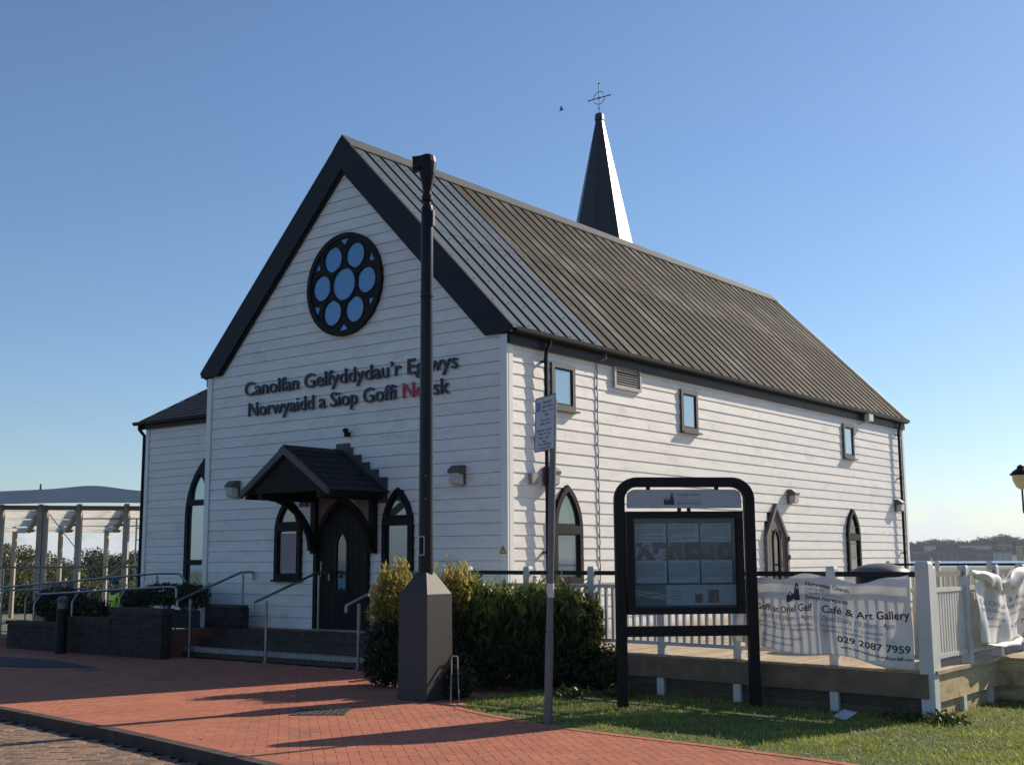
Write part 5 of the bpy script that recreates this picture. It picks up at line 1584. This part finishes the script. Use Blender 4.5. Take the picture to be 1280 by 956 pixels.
# ------------------------------------------------------------------ banners
def banner_front():
    A = Vector((7.12, fy(7.12)-.085, 0)); Bv = Vector((4.78, fy(4.78)-.085, 0)); dl = (A-Bv).length; dr = (A-Bv).normalized(); nn = Vector((dr.y, -dr.x, 0))
    # u 0 (left) .. dl (right), z
    def top(u): return 1.45 + .035*math.sin(u*5.2+.9) - .07*math.exp(-((u-1.62)/.28)**2) + .012*math.sin(u*13) - .05*math.exp(-((u-.28)/.25)**2)
    def bot(u): return .69 - .16*(u/dl) + .030*math.sin(u*4.3+.6) - .05*math.exp(-((u-2.0)/.3)**2)
    def off(u, s):
        return .028+.026*math.sin(u*4.6+s*2.4+.5)*(.35+.65*(1-s)) + .010*math.sin(u*10.5-s*3.4) + .05*math.exp(-((u-.1)/.22)**2)*(1-s) + .01*math.sin(s*9+u*3)
    def fb(u, s, d=0):
        z = bot(u)+(top(u)-bot(u))*s
        return Bv+dr*u+nn*(max(.004, off(u, s)+.02)+d)+Vector((0, 0, z))
    t = thing('banner', tuple((A+Bv)/2), 'white cafe and art gallery banner hanging on the front railing', 'banner', 'banners tied to the deck railings')
    n, m_ = 90, 36; mb = MB()
    mb.add([fb(.20+(dl-.20)*i/n, j/m_) for i in range(n+1) for j in range(m_+1)], [(i*(m_+1)+j, (i+1)*(m_+1)+j, (i+1)*(m_+1)+j+1, i*(m_+1)+j+1) for i in range(n) for j in range(m_)])
    sh = mb.build('sheet', BANNER, t, smooth=True)
    so_ = sh.modifiers.new('thickness', 'SOLIDIFY'); so_.thickness = .0012
    H = .86
    def ft(u, z, d): return fb(u, z/H, d)
    def T(s, u0, u1, z, cap, mt): fit_text(s, u0*.925+.34, u1*.925+.34, z+.03, cap, ft, .003, None, .020 if mt is PRINT else .006).build('lettering', mt, t)
    # coordinates in metres from the left end and from the bottom edge
    u0 = .0
    P, Hh = church_logo(.895, .585, .20); P = [(u, z) for u, z in P]
    mb = plate_mb(P, Hh, ft, .0028, .0036); mb.build('church_emblem', PRINT, t)
    T('Norwegian Church', .86, 1.43, .70, .045, PRINT); T('Arts Centre', .86, 1.10, .655, .030, PRINTL)
    T('Canolfan Gelfyddydau\u2019r', .86, 1.36, .612, .030, PRINTL); T('Eglwys Norwyaidd', .86, 1.40, .56, .042, PRINT)
    T('Caf\u00e9 & Art Gallery', 1.07, 2.16, .435, .075, PRINT); T('Siop Goffi ac Oriel Gelf', -.06, .94, .435, .075, PRINT)
    T('Open Daily 10:30am - 4pm', 1.07, 1.97, .345, .052, PRINTG); T('Bob dydd 10:30am - 4pm', .04, .94, .345, .052, PRINTG)
    T('Available to hire for conferences /', 1.08, 1.86, .275, .032, PRINTG); T('exhibitions / receptions / concerts', 1.08, 1.80, .225, .032, PRINTG)
    T('ar gael i\u2019w logi ar gyfer cynadleddau', .10, .95, .275, .032, PRINTG); T('arddangosfeydd / cyngherddau', .10, .97, .225, .032, PRINTG)
    T('029 2087 7959', 1.27, 2.14, .125, .066, PRINT)
    T('www.norwegianchurchcardiff.com', 1.30, 2.17, .055, .030, PRINT)
    T('@norwegianchurchcardiff', .22, .76, .12, .032, PRINTG); T('/norwegianchurch', .22, .64, .05, .032, PRINTG)
    mb = MB(); mb.prism(rect(.26, .32, .10, .17), ft, .0028, .0036); mb.build('social_symbol', BLUE, t)
banner_front()
def banner_side():
    x = 7.32; y0, y1 = -.96, 1.15; dl = y1-y0
    t = thing('banner', (x, (y0+y1)/2, ZD), 'crumpled white banner with folded top edge on the side railing', 'banner', 'banners tied to the deck railings')
    def top(u): return 1.50-.13*math.exp(-((u-1.0)/.33)**2)-.02*math.sin(u*3)
    def bot(u): return .70-.05*math.sin(u*2.2)
    def off(u, s): return .04+.028*math.sin(u*7+s*4)+.018*math.sin(u*15-s*3)+.02*(1-s)
    def fb(u, s, d=0): return Vector((x+off(u, s)+d, y0+u, bot(u)+(top(u)-bot(u))*s))
    n, m_ = 80, 30; mb = MB()
    mb.add([fb(dl*i/n, j/m_) for i in range(n+1) for j in range(m_+1)], [(i*(m_+1)+j, (i+1)*(m_+1)+j, (i+1)*(m_+1)+j+1, i*(m_+1)+j+1) for i in range(n) for j in range(m_)])
    sh = mb.build('sheet', BANNER, t, smooth=True); sh.modifiers.new('thickness', 'SOLIDIFY').thickness = .0012
    # two folded-over flaps drooping at the top, one at the bottom
    def flap(ua, ub, drop, out_, name='folded_flap'):
        mb = MB(); n, m_ = 24, 10
        vs = []
        for i in range(n+1):
            u = ua+(ub-ua)*i/n; p = fb(u, .99); w_ = math.sin(math.pi*i/n)**.7
            for j in range(m_+1):
                s = j/m_; vs.append(p+Vector((out_*math.sin(s*math.pi*.8)*w_+.012, .05*math.sin(s*5+i*.5)*w_, -drop*s*w_*(1+.15*math.sin(i*.9)) + .03*math.sin(s*3.1)*w_)))
        mb.add(vs, [(i*(m_+1)+j, (i+1)*(m_+1)+j, (i+1)*(m_+1)+j+1, i*(m_+1)+j+1) for i in range(n) for j in range(m_)])
        o = mb.build(name, BANNER, t, smooth=True); o.modifiers.new('thickness', 'SOLIDIFY').thickness = .0012
    flap(.02, 1.08, .17, .05); flap(.98, 2.10, .20, .06)
    mb = MB(); n = 20; vs = []
    for i in range(n+1):
        u = .1+1.5*i/n; p = fb(u, .0); w_ = math.sin(math.pi*i/n)
        for j in range(7): s = j/6; vs.append(p+Vector((.12*s*w_+.005, 0, -.03*s*w_+.04*math.sin(s*3)*w_)))
    mb.add(vs, [(i*7+j, (i+1)*7+j, (i+1)*7+j+1, i*7+j+1) for i in range(n) for j in range(6)])
    o = mb.build('curled_hem', BANNER, t, smooth=True); o.modifiers.new('thickness', 'SOLIDIFY').thickness = .0012
    H = .78
    ft = lambda u, z, d: fb(u, z/H, d)
    def T(s, u0, u1, z, cap, mt): fit_text(s, u0, u1, z, cap, ft, .004).build('lettering', mt, t)
    T('Caffi ac Oriel Gelf', .10, .98, .42, .058, PRINTG); T('Caf\u00e9 & Art Gallery', 1.04, 2.0, .42, .058, PRINTG)
    T('Bob dydd 10:30am - 4pm', .10, .92, .35, .038, PRINTG); T('Open Daily 10:30am - 4pm', 1.05, 1.9, .35, .038, PRINTG)
    T('ar gael i\u2019w logi', .25, .9, .27, .03, PRINTG); T('conferences / concerts', 1.1, 1.8, .27, .03, PRINTG); T('029 2087 7959', 1.1, 1.9, .12, .05, PRINT)
    T('norwegianchurch', .2, .8, .19, .03, PRINTG)
banner_side()

# domed bin behind the banner
t = thing('domed_bin', (5.75, .9, ZD), 'round dark litter bin with a shallow domed lid behind the banner', 'bin')
bc = (5.62, .75)
mb = MB(); mb.lathe((bc[0], bc[1], ZD), [(.30, .0), (.32, .05), (.32, .88), (.30, .92)], 24); mb.build('body', BLACK, t, smooth=True)
mb = MB(); mb.lathe((bc[0], bc[1], ZD), [(.36, .935), (.38, .955), (.36, .985), (.27, 1.035), (.15, 1.065), (.04, 1.075)], 28); mb.build('domed_lid', mat('grey_bin_lid', (.10, .10, .105), .45, var=.2, vscale=9), t, smooth=True)

# litter
t = thing('paper_scrap', (6.55, -2.78, 0), 'crumpled white paper scrap lying on the grass below the banner', 'litter')
mb = MB(); mb.add([(6.45, -2.85, .05), (6.60, -2.90, .03), (6.66, -2.72, .09), (6.50, -2.70, .11), (6.56, -2.80, .10)], [(0, 1, 4), (1, 2, 4), (2, 3, 4), (3, 0, 4)]); o = mb.build('sheet', PANELW, t)
o.modifiers.new('thickness', 'SOLIDIFY').thickness = .002

# ------------------------------------------------------------------ street lamp at the right
c = bearing(23.78, 31)
t = thing('street_lamp', (c.x, c.y, 0), 'old style twin lantern street lamp at the right edge beyond the deck', 'lamp post')
mb = MB(); mb.lathe((c.x, c.y, 0), [(.14, 0), (.14, .5), (.09, .6), (.055, 1.0), (.045, 3.3), (.03, 3.5)], 12); mb.build('post', BLACK, t, smooth=True)
for sg in (-1, 1):
    e_ = c+RT*.48*sg
    mb = MB(); mb.tube(bend([(c.x, c.y, 2.70), tuple(c.xy.to_3d()+RT*.25*sg+Vector((0, 0, 2.62))), (e_.x, e_.y, 2.62), (e_.x, e_.y, 3.20)], .08), .024, 8); arm = mb.build('arm', BLACK, t, smooth=True)
    mb = MB(); mb.lathe((e_.x, e_.y, 3.20), [(.05, 0), (.13, .06), (.20, .22), (.21, .33)], 16); mb.build('lantern_glass', CREAM, t, smooth=True)
    mb = MB(); mb.lathe((e_.x, e_.y, 3.20), [(.26, .335), (.255, .36), (.16, .45), (.09, .49), (.085, .54), (.03, .58)], 16); mb.build('lantern_hood', BLACK, t, smooth=True)

# ------------------------------------------------------------------ pavilion at the left
def pavilion():
    t = thing('pavilion', tuple(bearing(-21, 47, -.6)), 'open sided pavilion with slender columns and curved blue grey roof at the left', 'pavilion')
    D0 = 44.0
    def P(px, dist, z): 
        a = math.degrees(math.atan((px-640)/1499)); k = dist/math.cos(math.radians(a)); p = bearing(a, k, z); return p
    zt = 3.72
    rows = [(44, [4, 53, 101, 160, 232]), (52, [22, 60, 79, 136, 196])]
    for dist, xs_ in rows:
        for i, px in enumerate(xs_):
            w_ = .19 if dist == 44 else .16
            p = P(px, dist, -.7); q = P(px, dist, zt-.02 if dist == 44 else 3.25)
            mb = MB(); mb.beam(p, q, w_, w_, up=(F.x, F.y, 0)); mb.build('column', CONC, t)
            if px == 53:
                mb = MB(); mb.beam(p+RT*.20, q+RT*.20, .13, .16, up=(F.x, F.y, 0)); mb.build('column', CONC, t)
    # roof slab with a swelling upper outline
    n = 40; mb = MB(); vs = []
    for i in range(n+1):
        px = -60+320*i/n
        h = 4.18+.14*math.exp(-((px-118)/38)**2)+.06*math.sin(px*.02)
        sag = .05*math.cos((px-100)*.012)
        for dist, zz in ((43.4, 3.72+sag), (43.4, h-.0), (44.0, h+.02), (43.8, 3.72+sag)):
            vs.append(P(px, dist, zz))
    fs = [(i*4+j, (i+1)*4+j, (i+1)*4+(j+1) % 4, i*4+(j+1) % 4) for i in range(n) for j in range(4)]
    mb.add(vs, fs); mb.build('roof', CANB, t)
    # longitudinal beams
    for dist, z, hh in ((43.9, 3.58, .16), (47, 3.36, .14), (50, 3.16, .12), (53, 2.98, .12)):
        mb = MB(); mb.beam(P(-60, dist, z+.06), P(260, dist, z-.05), .22, hh); mb.build('beam', TREADR, t)
    # cross beams
    for px in (-20, 4, 53, 101, 160, 222):
        mb = MB(); mb.beam(P(px, 43.8, 3.60), P(px-14, 53.5, 3.05), .16, .26); mb.build('cross_beam', CONC, t)
    # translucent soffit panels between the beams
    xs_ = [-20, 4, 53, 101, 160, 222]
    for a, b in zip(xs_[:-1], xs_[1:]):
        for (d0, z0), (d1, z1) in (((44.2, 3.50), (46.7, 3.32)), ((47.3, 3.28), (49.7, 3.12)), ((50.3, 3.06), (52.7, 2.92))):
            o0 = -14*(d0-43.8)/9.7; o1 = -14*(d1-43.8)/9.7
            mb = MB(); mb.add([P(a+5+o0, d0, z0), P(b-5+o0, d0, z0), P(b-5+o1, d1, z1), P(a+5+o1, d1, z1)], [(0, 1, 2, 3)]); o = mb.build('soffit_panel', SOFF, t)
            o.modifiers.new('thickness', 'SOLIDIFY').thickness = .02
    mb = MB(); mb.tube([P(60, 44, 3.5), P(132, 52, .8)], .018, 5); mb.tube([P(60, 44, 3.5).lerp(P(60, 44, 3.5), 1), P(60, 44.02, 3.49)], .018, 5); mb.build('bracing_wire', POSTM, t)
    mb = MB(); mb.tube([P(172, 46, 2.1), P(118, 52, .6)], .018, 5); mb.build('bracing_wire', POSTM, t)
    mb = MB(); mb.lathe(tuple(P(51, 46, 4.25)), [(.18, 0), (.12, .08), (.05, .12), (.03, .36)], 8); mb.build('roof_vent', LAMPB, t)
pavilion()
# scaffold ladder frame by the wing
def pt(px, dist, z): a = math.degrees(math.atan((px-640)/1499)); return bearing(a, dist/math.cos(math.radians(a)), z)
t = thing('scaffold_tower', tuple(pt(176, 38, -.6)), 'slim steel scaffold tower beside the wing downpipe', 'scaffold')
mb = MB()
for px in (172.5, 182): mb.tube([pt(px, 38, -.7), pt(px, 38, 3.0)], .03, 6)
mb.build('upright', STEEL, t); mb = MB()
for i in range(9): mb.tube([pt(172.5, 38, -.2+i*.36), pt(182, 38, -.2+i*.36)], .018, 6)
mb.build('rungs', STEEL, t); mb = MB(); mb.beam(pt(128, 38.2, .95), pt(180, 38.1, 1.95), .10, .10); mb.build('brace', mat('timber_brace', (.30, .22, .15), .8, var=.3), t)
mb = MB(); mb.beam(pt(171, 37.8, 1.08), pt(182, 37.8, 1.08), .3, .05); mb.build('platform', mat('timber_brace', (.3, .22, .15), .8), t)

# rubble stone block
def stone_block(px0, px1, dist, zt, label, rows, cols):
    t = thing('stone_pillar', tuple(pt((px0+px1)/2, dist, -.6)), label, 'pillar', 'rough stone pillars')
    a = pt(px0, dist, 0); b = pt(px1, dist, 0); dr = (b-a); wd = dr.length; dr.normalize(); nn = Vector((dr.y, -dr.x, 0)); zb = -.65; hh = (zt-zb)/rows
    def fs(u, z, d): return a+dr*u+Vector((0, 0, z))+nn*d
    mb = MB(); mb.prism(rect(.03, wd-.03, zb, zt-.02), fs, -.5, -.04); mb.build('core', MORTAR, t)
    rg = random.Random(int(px0))
    for r in range(rows):
        cuts = [0]+sorted(rg.uniform(.1, .9) for _ in range(cols-1))+[1]
        cuts = [0]+[(k+rg.uniform(-.2, .2))/cols for k in range(1, cols)]+[1]
        for k in range(cols):
            o_ = rg.uniform(0, .05)
            mb = MB(); mb.prism(rect(cuts[k]*wd+.008, cuts[k+1]*wd-.008, zb+r*hh+.008, zb+(r+1)*hh-.008+rg.uniform(-.01, .01)), fs, -.45, o_); mb.build('stone', RUBBLE, t)
stone_block(58, 90, 27, 1.20, 'pale rough stone pillar behind the ramp rails left of the bollard', 11, 4)
stone_block(106, 142, 31, .42, 'low pale stone stub beyond the ramp rails under the worker', 5, 5)

# worker in high visibility jacket
def worker():
    c = pt(149, 31.5, -.60)
    t = thing('person', tuple(c), 'worker in a yellow high visibility jacket standing beyond the ramp rails', 'person')
    def skinned(name, vs, es, rad, mt, sub=2):
        me = bpy.data.meshes.new(name); me.from_pydata([tuple(v) for v in vs], es, []); o = link(name, me, t)
        o.modifiers.new('s', 'SKIN'); me_ = o.data
        for i, r in enumerate(rad): me_.skin_vertices[0].data[i].radius = (r, r) if not isinstance(r, tuple) else r
        me_.skin_vertices[0].data[0].use_root = True
        o.modifiers.new('u', 'SUBSURF').levels = sub; me.materials.append(mt); o.modifiers['u'].render_levels = sub
        return o
    vs = [(0, 0, .95), (0, 0, 1.15), (0, 0, 1.38), (0, 0, 1.50), (0, .01, 1.60), (0, .01, 1.72),
          (.19, 0, 1.40), (.25, .04, 1.14), (.20, -.12, .94), (.18, -.2, .88), (-.19, 0, 1.40), (-.26, .04, 1.14), (-.24, -.06, .90), (-.23, -.10, .82),
          (.10, 0, .90), (.11, -.02, .50), (.11, .03, .09), (.12, -.12, .04), (-.10, 0, .90), (-.12, .02, .50), (-.12, .06, .09), (-.13, -.09, .04)]
    es = [(0,1),(1,2),(2,3),(3,4),(4,5),(2,6),(6,7),(7,8),(8,9),(2,10),(10,11),(11,12),(12,13),(0,14),(14,15),(15,16),(16,17),(0,18),(18,19),(19,20),(20,21)]
    rad = [.13, .13, .15, .06, .085, .075, .065, .045, .035, .04, .065, .045, .035, .04, .09, .06, .045, .04, .09, .06, .045, .04]
    skinned('body', vs, es, rad, NAVY)
    skinned('jacket', [(0, 0, .92), (0, 0, 1.15), (0, 0, 1.40), (0, 0, 1.47), (.20, 0, 1.40), (.255, .04, 1.13), (.21, -.11, .97), (-.20, 0, 1.40), (-.265, .04, 1.13), (-.245, -.05, .93)],
            [(0,1),(1,2),(2,3),(2,4),(4,5),(5,6),(2,7),(7,8),(8,9)], [.155, .155, .17, .08, .08, .06, .05, .08, .06, .05], HIVIS)
    mb = MB(); cc = c
    for k in (-1, 1):
        mb.box(cc.x+k*.07-.012, cc.y-.09, cc.z+1.63, cc.x+k*.07+.012, cc.y-.07, cc.z+1.66)
    o = skinned('head', [(0, 0, 1.50), (0, -.005, 1.60), (0, 0, 1.70)], [(0,1),(1,2)], [.055, .098, .088], SKIN)
    mb = MB(); mb.lathe((c.x, c.y, c.z), [(.125, 1.68), (.115, 1.70), (.105, 1.76), (.06, 1.81), (.01, 1.82)], 14); mb.build('hard_hat', mat('blue_hard_hat', (.03, .05, .12), .5), t, smooth=True)
    mb = MB()
    for z in (1.05, 1.22): mb.lathe((c.x, c.y, c.z), [(.163, z), (.163, z+.045)], 14)
    mb.build('reflective_band', POSTM, t)
worker()

# trees behind the pavilion
def tree(px, dist, h, wd, material, label, n=5200, seed=0, base=-.7, name='tree'):
    rg = np.random.default_rng(seed+11)
    c = pt(px, dist, base)
    t = thing(name, tuple(c), label, 'tree', 'trees behind the pavilion')
    mb = MB(); mb.tube([(c.x, c.y, base), (c.x+.1, c.y, base+h*.35), (c.x-.1, c.y+.1, base+h*.75)], [h*.035, h*.025, h*.01], 7)
    for k in range(6):
        a = rg.uniform(0, 6.28); z = base+h*rg.uniform(.25, .6)
        mb.tube([(c.x, c.y, z), (c.x+math.cos(a)*wd*.22, c.y+math.sin(a)*wd*.22, z+h*.12), (c.x+math.cos(a)*wd*.42, c.y+math.sin(a)*wd*.42, z+h*.28)], [h*.014, h*.01, h*.004], 5)
    mb.build('trunk', BARK, t)
    P = []; T = []
    k = 26
    for _ in range(k):
        a = rg.uniform(0, 6.28); zz = rg.uniform(.22, 1.0); rr = math.sqrt(max(.02, 1-((zz-.5)/.56)**2))*rg.uniform(.3, .95)
        cc = np.array([c.x+math.cos(a)*rr*wd/2, c.y+math.sin(a)*rr*wd/2, base+zz*h*.93])
        r = rg.uniform(.13, .24)*wd; m_ = n//k
        d = rg.normal(size=(m_, 3)); d /= np.linalg.norm(d, axis=1)[:, None]; p = cc+d*(rg.uniform(.3, 1, m_)**.5)[:, None]*r*np.array([1, 1, .8])
        P.append(p); T.append(np.clip(rg.uniform(0, .6)+rg.uniform(-.1, .4, m_), 0, 1))
    P = np.concatenate(P); T = np.concatenate(T); V, Fc, T = leaves(P, .24*(h/6), T, .2, 1.5, rg)
    me = np_mesh('crown', V, Fc, material, T, tuple(c)); link('crown', me, t)
LTL = leaf_mat('tree_leaf_light', (.05, .065, .020), (.26, .24, .09), .25)
TR = [(28, 70, 3.2, 4.2, LTL, 'light olive tree behind the pavilion, leftmost'), (2, 78, 2.4, 3.5, LT, 'green tree at the left picture edge behind the pavilion'), (84, 84, 2.7, 3.6, LT, 'mid green pointed tree between the pavilion columns'),
      (70, 80, 2.2, 4.2, LT, 'low spreading green tree beneath the pointed one'), (118, 105, 3.1, 4.6, LTD, 'dark round tree behind the pavilion, tallest of the dark ones'), (140, 100, 2.5, 3.8, LTD, 'dark low tree just right of the round dark tree'),
      (152, 96, 2.7, 3.6, LTD, 'dark tree nearest the church wing'), (168, 112, 3.0, 4.4, LTD, 'dark tree behind the scaffold tower'), (48, 98, 2.4, 4.0, LTD, 'small dark tree behind the light olive tree')]
for i, a in enumerate(TR): tree(*a, seed=i)
# low shrubs and bank hiding the ground behind the ramp
sh = [(100, 60, 1.6, 6), (150, 58, 1.5, 6), (30, 60, 1.5, 7)]
for i, (px, dist, h, wd) in enumerate(sh):
    c = pt(px, dist, -.7)
    shrub('bush', [(c.x, c.y, h*.25-.5, wd*.5, 1.2, h*.6)], 3500, .16, LT if i != 1 else LTL, ['spreading green bush under the middle of the pavilion', 'yellowish bush under the pavilion near the church wing', 'green bush under the left end of the pavilion'][i], 'bush', base=-.7, up=.2, elong=1.5, rg=np.random.default_rng(i+50))

# bird
c = pt(702, 60, 1.65+60*(.0))
d = (F + R2*((702-640)/1499) - U2*((138-478)/1499)); d.normalize(); c = Vector((CX, CY, CZ))+d*62
t = thing('bird', tuple(c), 'small dark bird flying left of the spire', 'bird')
mb = MB(); mb.tube([c-RT*.12-Vector((0, 0, .06)), c-RT*.05, c+RT*.06+Vector((0, 0, .04)), c+RT*.12+Vector((0, 0, .08))], [.01, .035, .03, .01], 8); mb.build('body', BLACK, t, smooth=True)
for k in (-1, 1):
    fwv = Vector((F.x, F.y, 0))*k
    mb = MB(); a = [c+RT*.06, c-RT*.06, c-RT*.08+fwv*.26+Vector((0, 0, .10)), c-RT*.01+fwv*.22+Vector((0, 0, .11))]; up = Vector((0, 0, .012))
    mb.add(a+[p+up for p in a], [(0,1,2,3),(4,7,6,5),(0,4,5,1),(1,5,6,2),(2,6,7,3),(3,7,4,0)]); mb.build('wing', BLACK, t)

# fallen leaves and bits on the paving
n = 420
X = rng.uniform(-4, 8, n); Y = rng.uniform(-8, -1.7, n)
k = (Y > kerb_y(X)) & ((X < 2.2) | (Y < lawn_y(X)))
X, Y = X[k], Y[k]; near_edge = rng.uniform(0, 1, len(X)) < np.clip(1.1-np.abs(Y-np.where(X > 2.2, lawn_y(X), kerb_y(X)+.1))*.9, .12, 1)
X, Y = X[near_edge], Y[near_edge]
P = np.stack([X, Y, np.full(len(X), .012)], 1); V, Fc, T = leaves(P, .030, rng.uniform(0, 1, len(P)), 0, 1.4)
V[:, 2] = .006+np.abs(V[:, 2]-.012)*.35
me = np_mesh('fallen_leaves', V, Fc, leaf_mat('dry_leaf', (.06, .04, .02), (.22, .15, .05), .1), T)
o = link('fallen_leaves', me); tag(o, 'scattered dry leaves and twigs on the red paving', 'leaves', kind='stuff')

# ------------------------------------------------------------------ haze over the bay
mb = MB(); mb.box(-5100, -5100, -8, 5100, 5100, 90)
hm = bpy.data.materials.new('haze'); hm.use_nodes = True; hm.node_tree.nodes.clear()
pv = hm.node_tree.nodes.new('ShaderNodeVolumePrincipled'); ho = hm.node_tree.nodes.new('ShaderNodeOutputMaterial')
pv.inputs['Color'].default_value = (.80, .88, 1, 1); pv.inputs['Density'].default_value = .00008; pv.inputs['Anisotropy'].default_value = .2
hm.node_tree.links.new(pv.outputs[0], ho.inputs['Volume'])
o = mb.build('haze', hm); tag(o, 'thin pale haze hanging over the bay and the far shore', 'haze', kind='stuff')
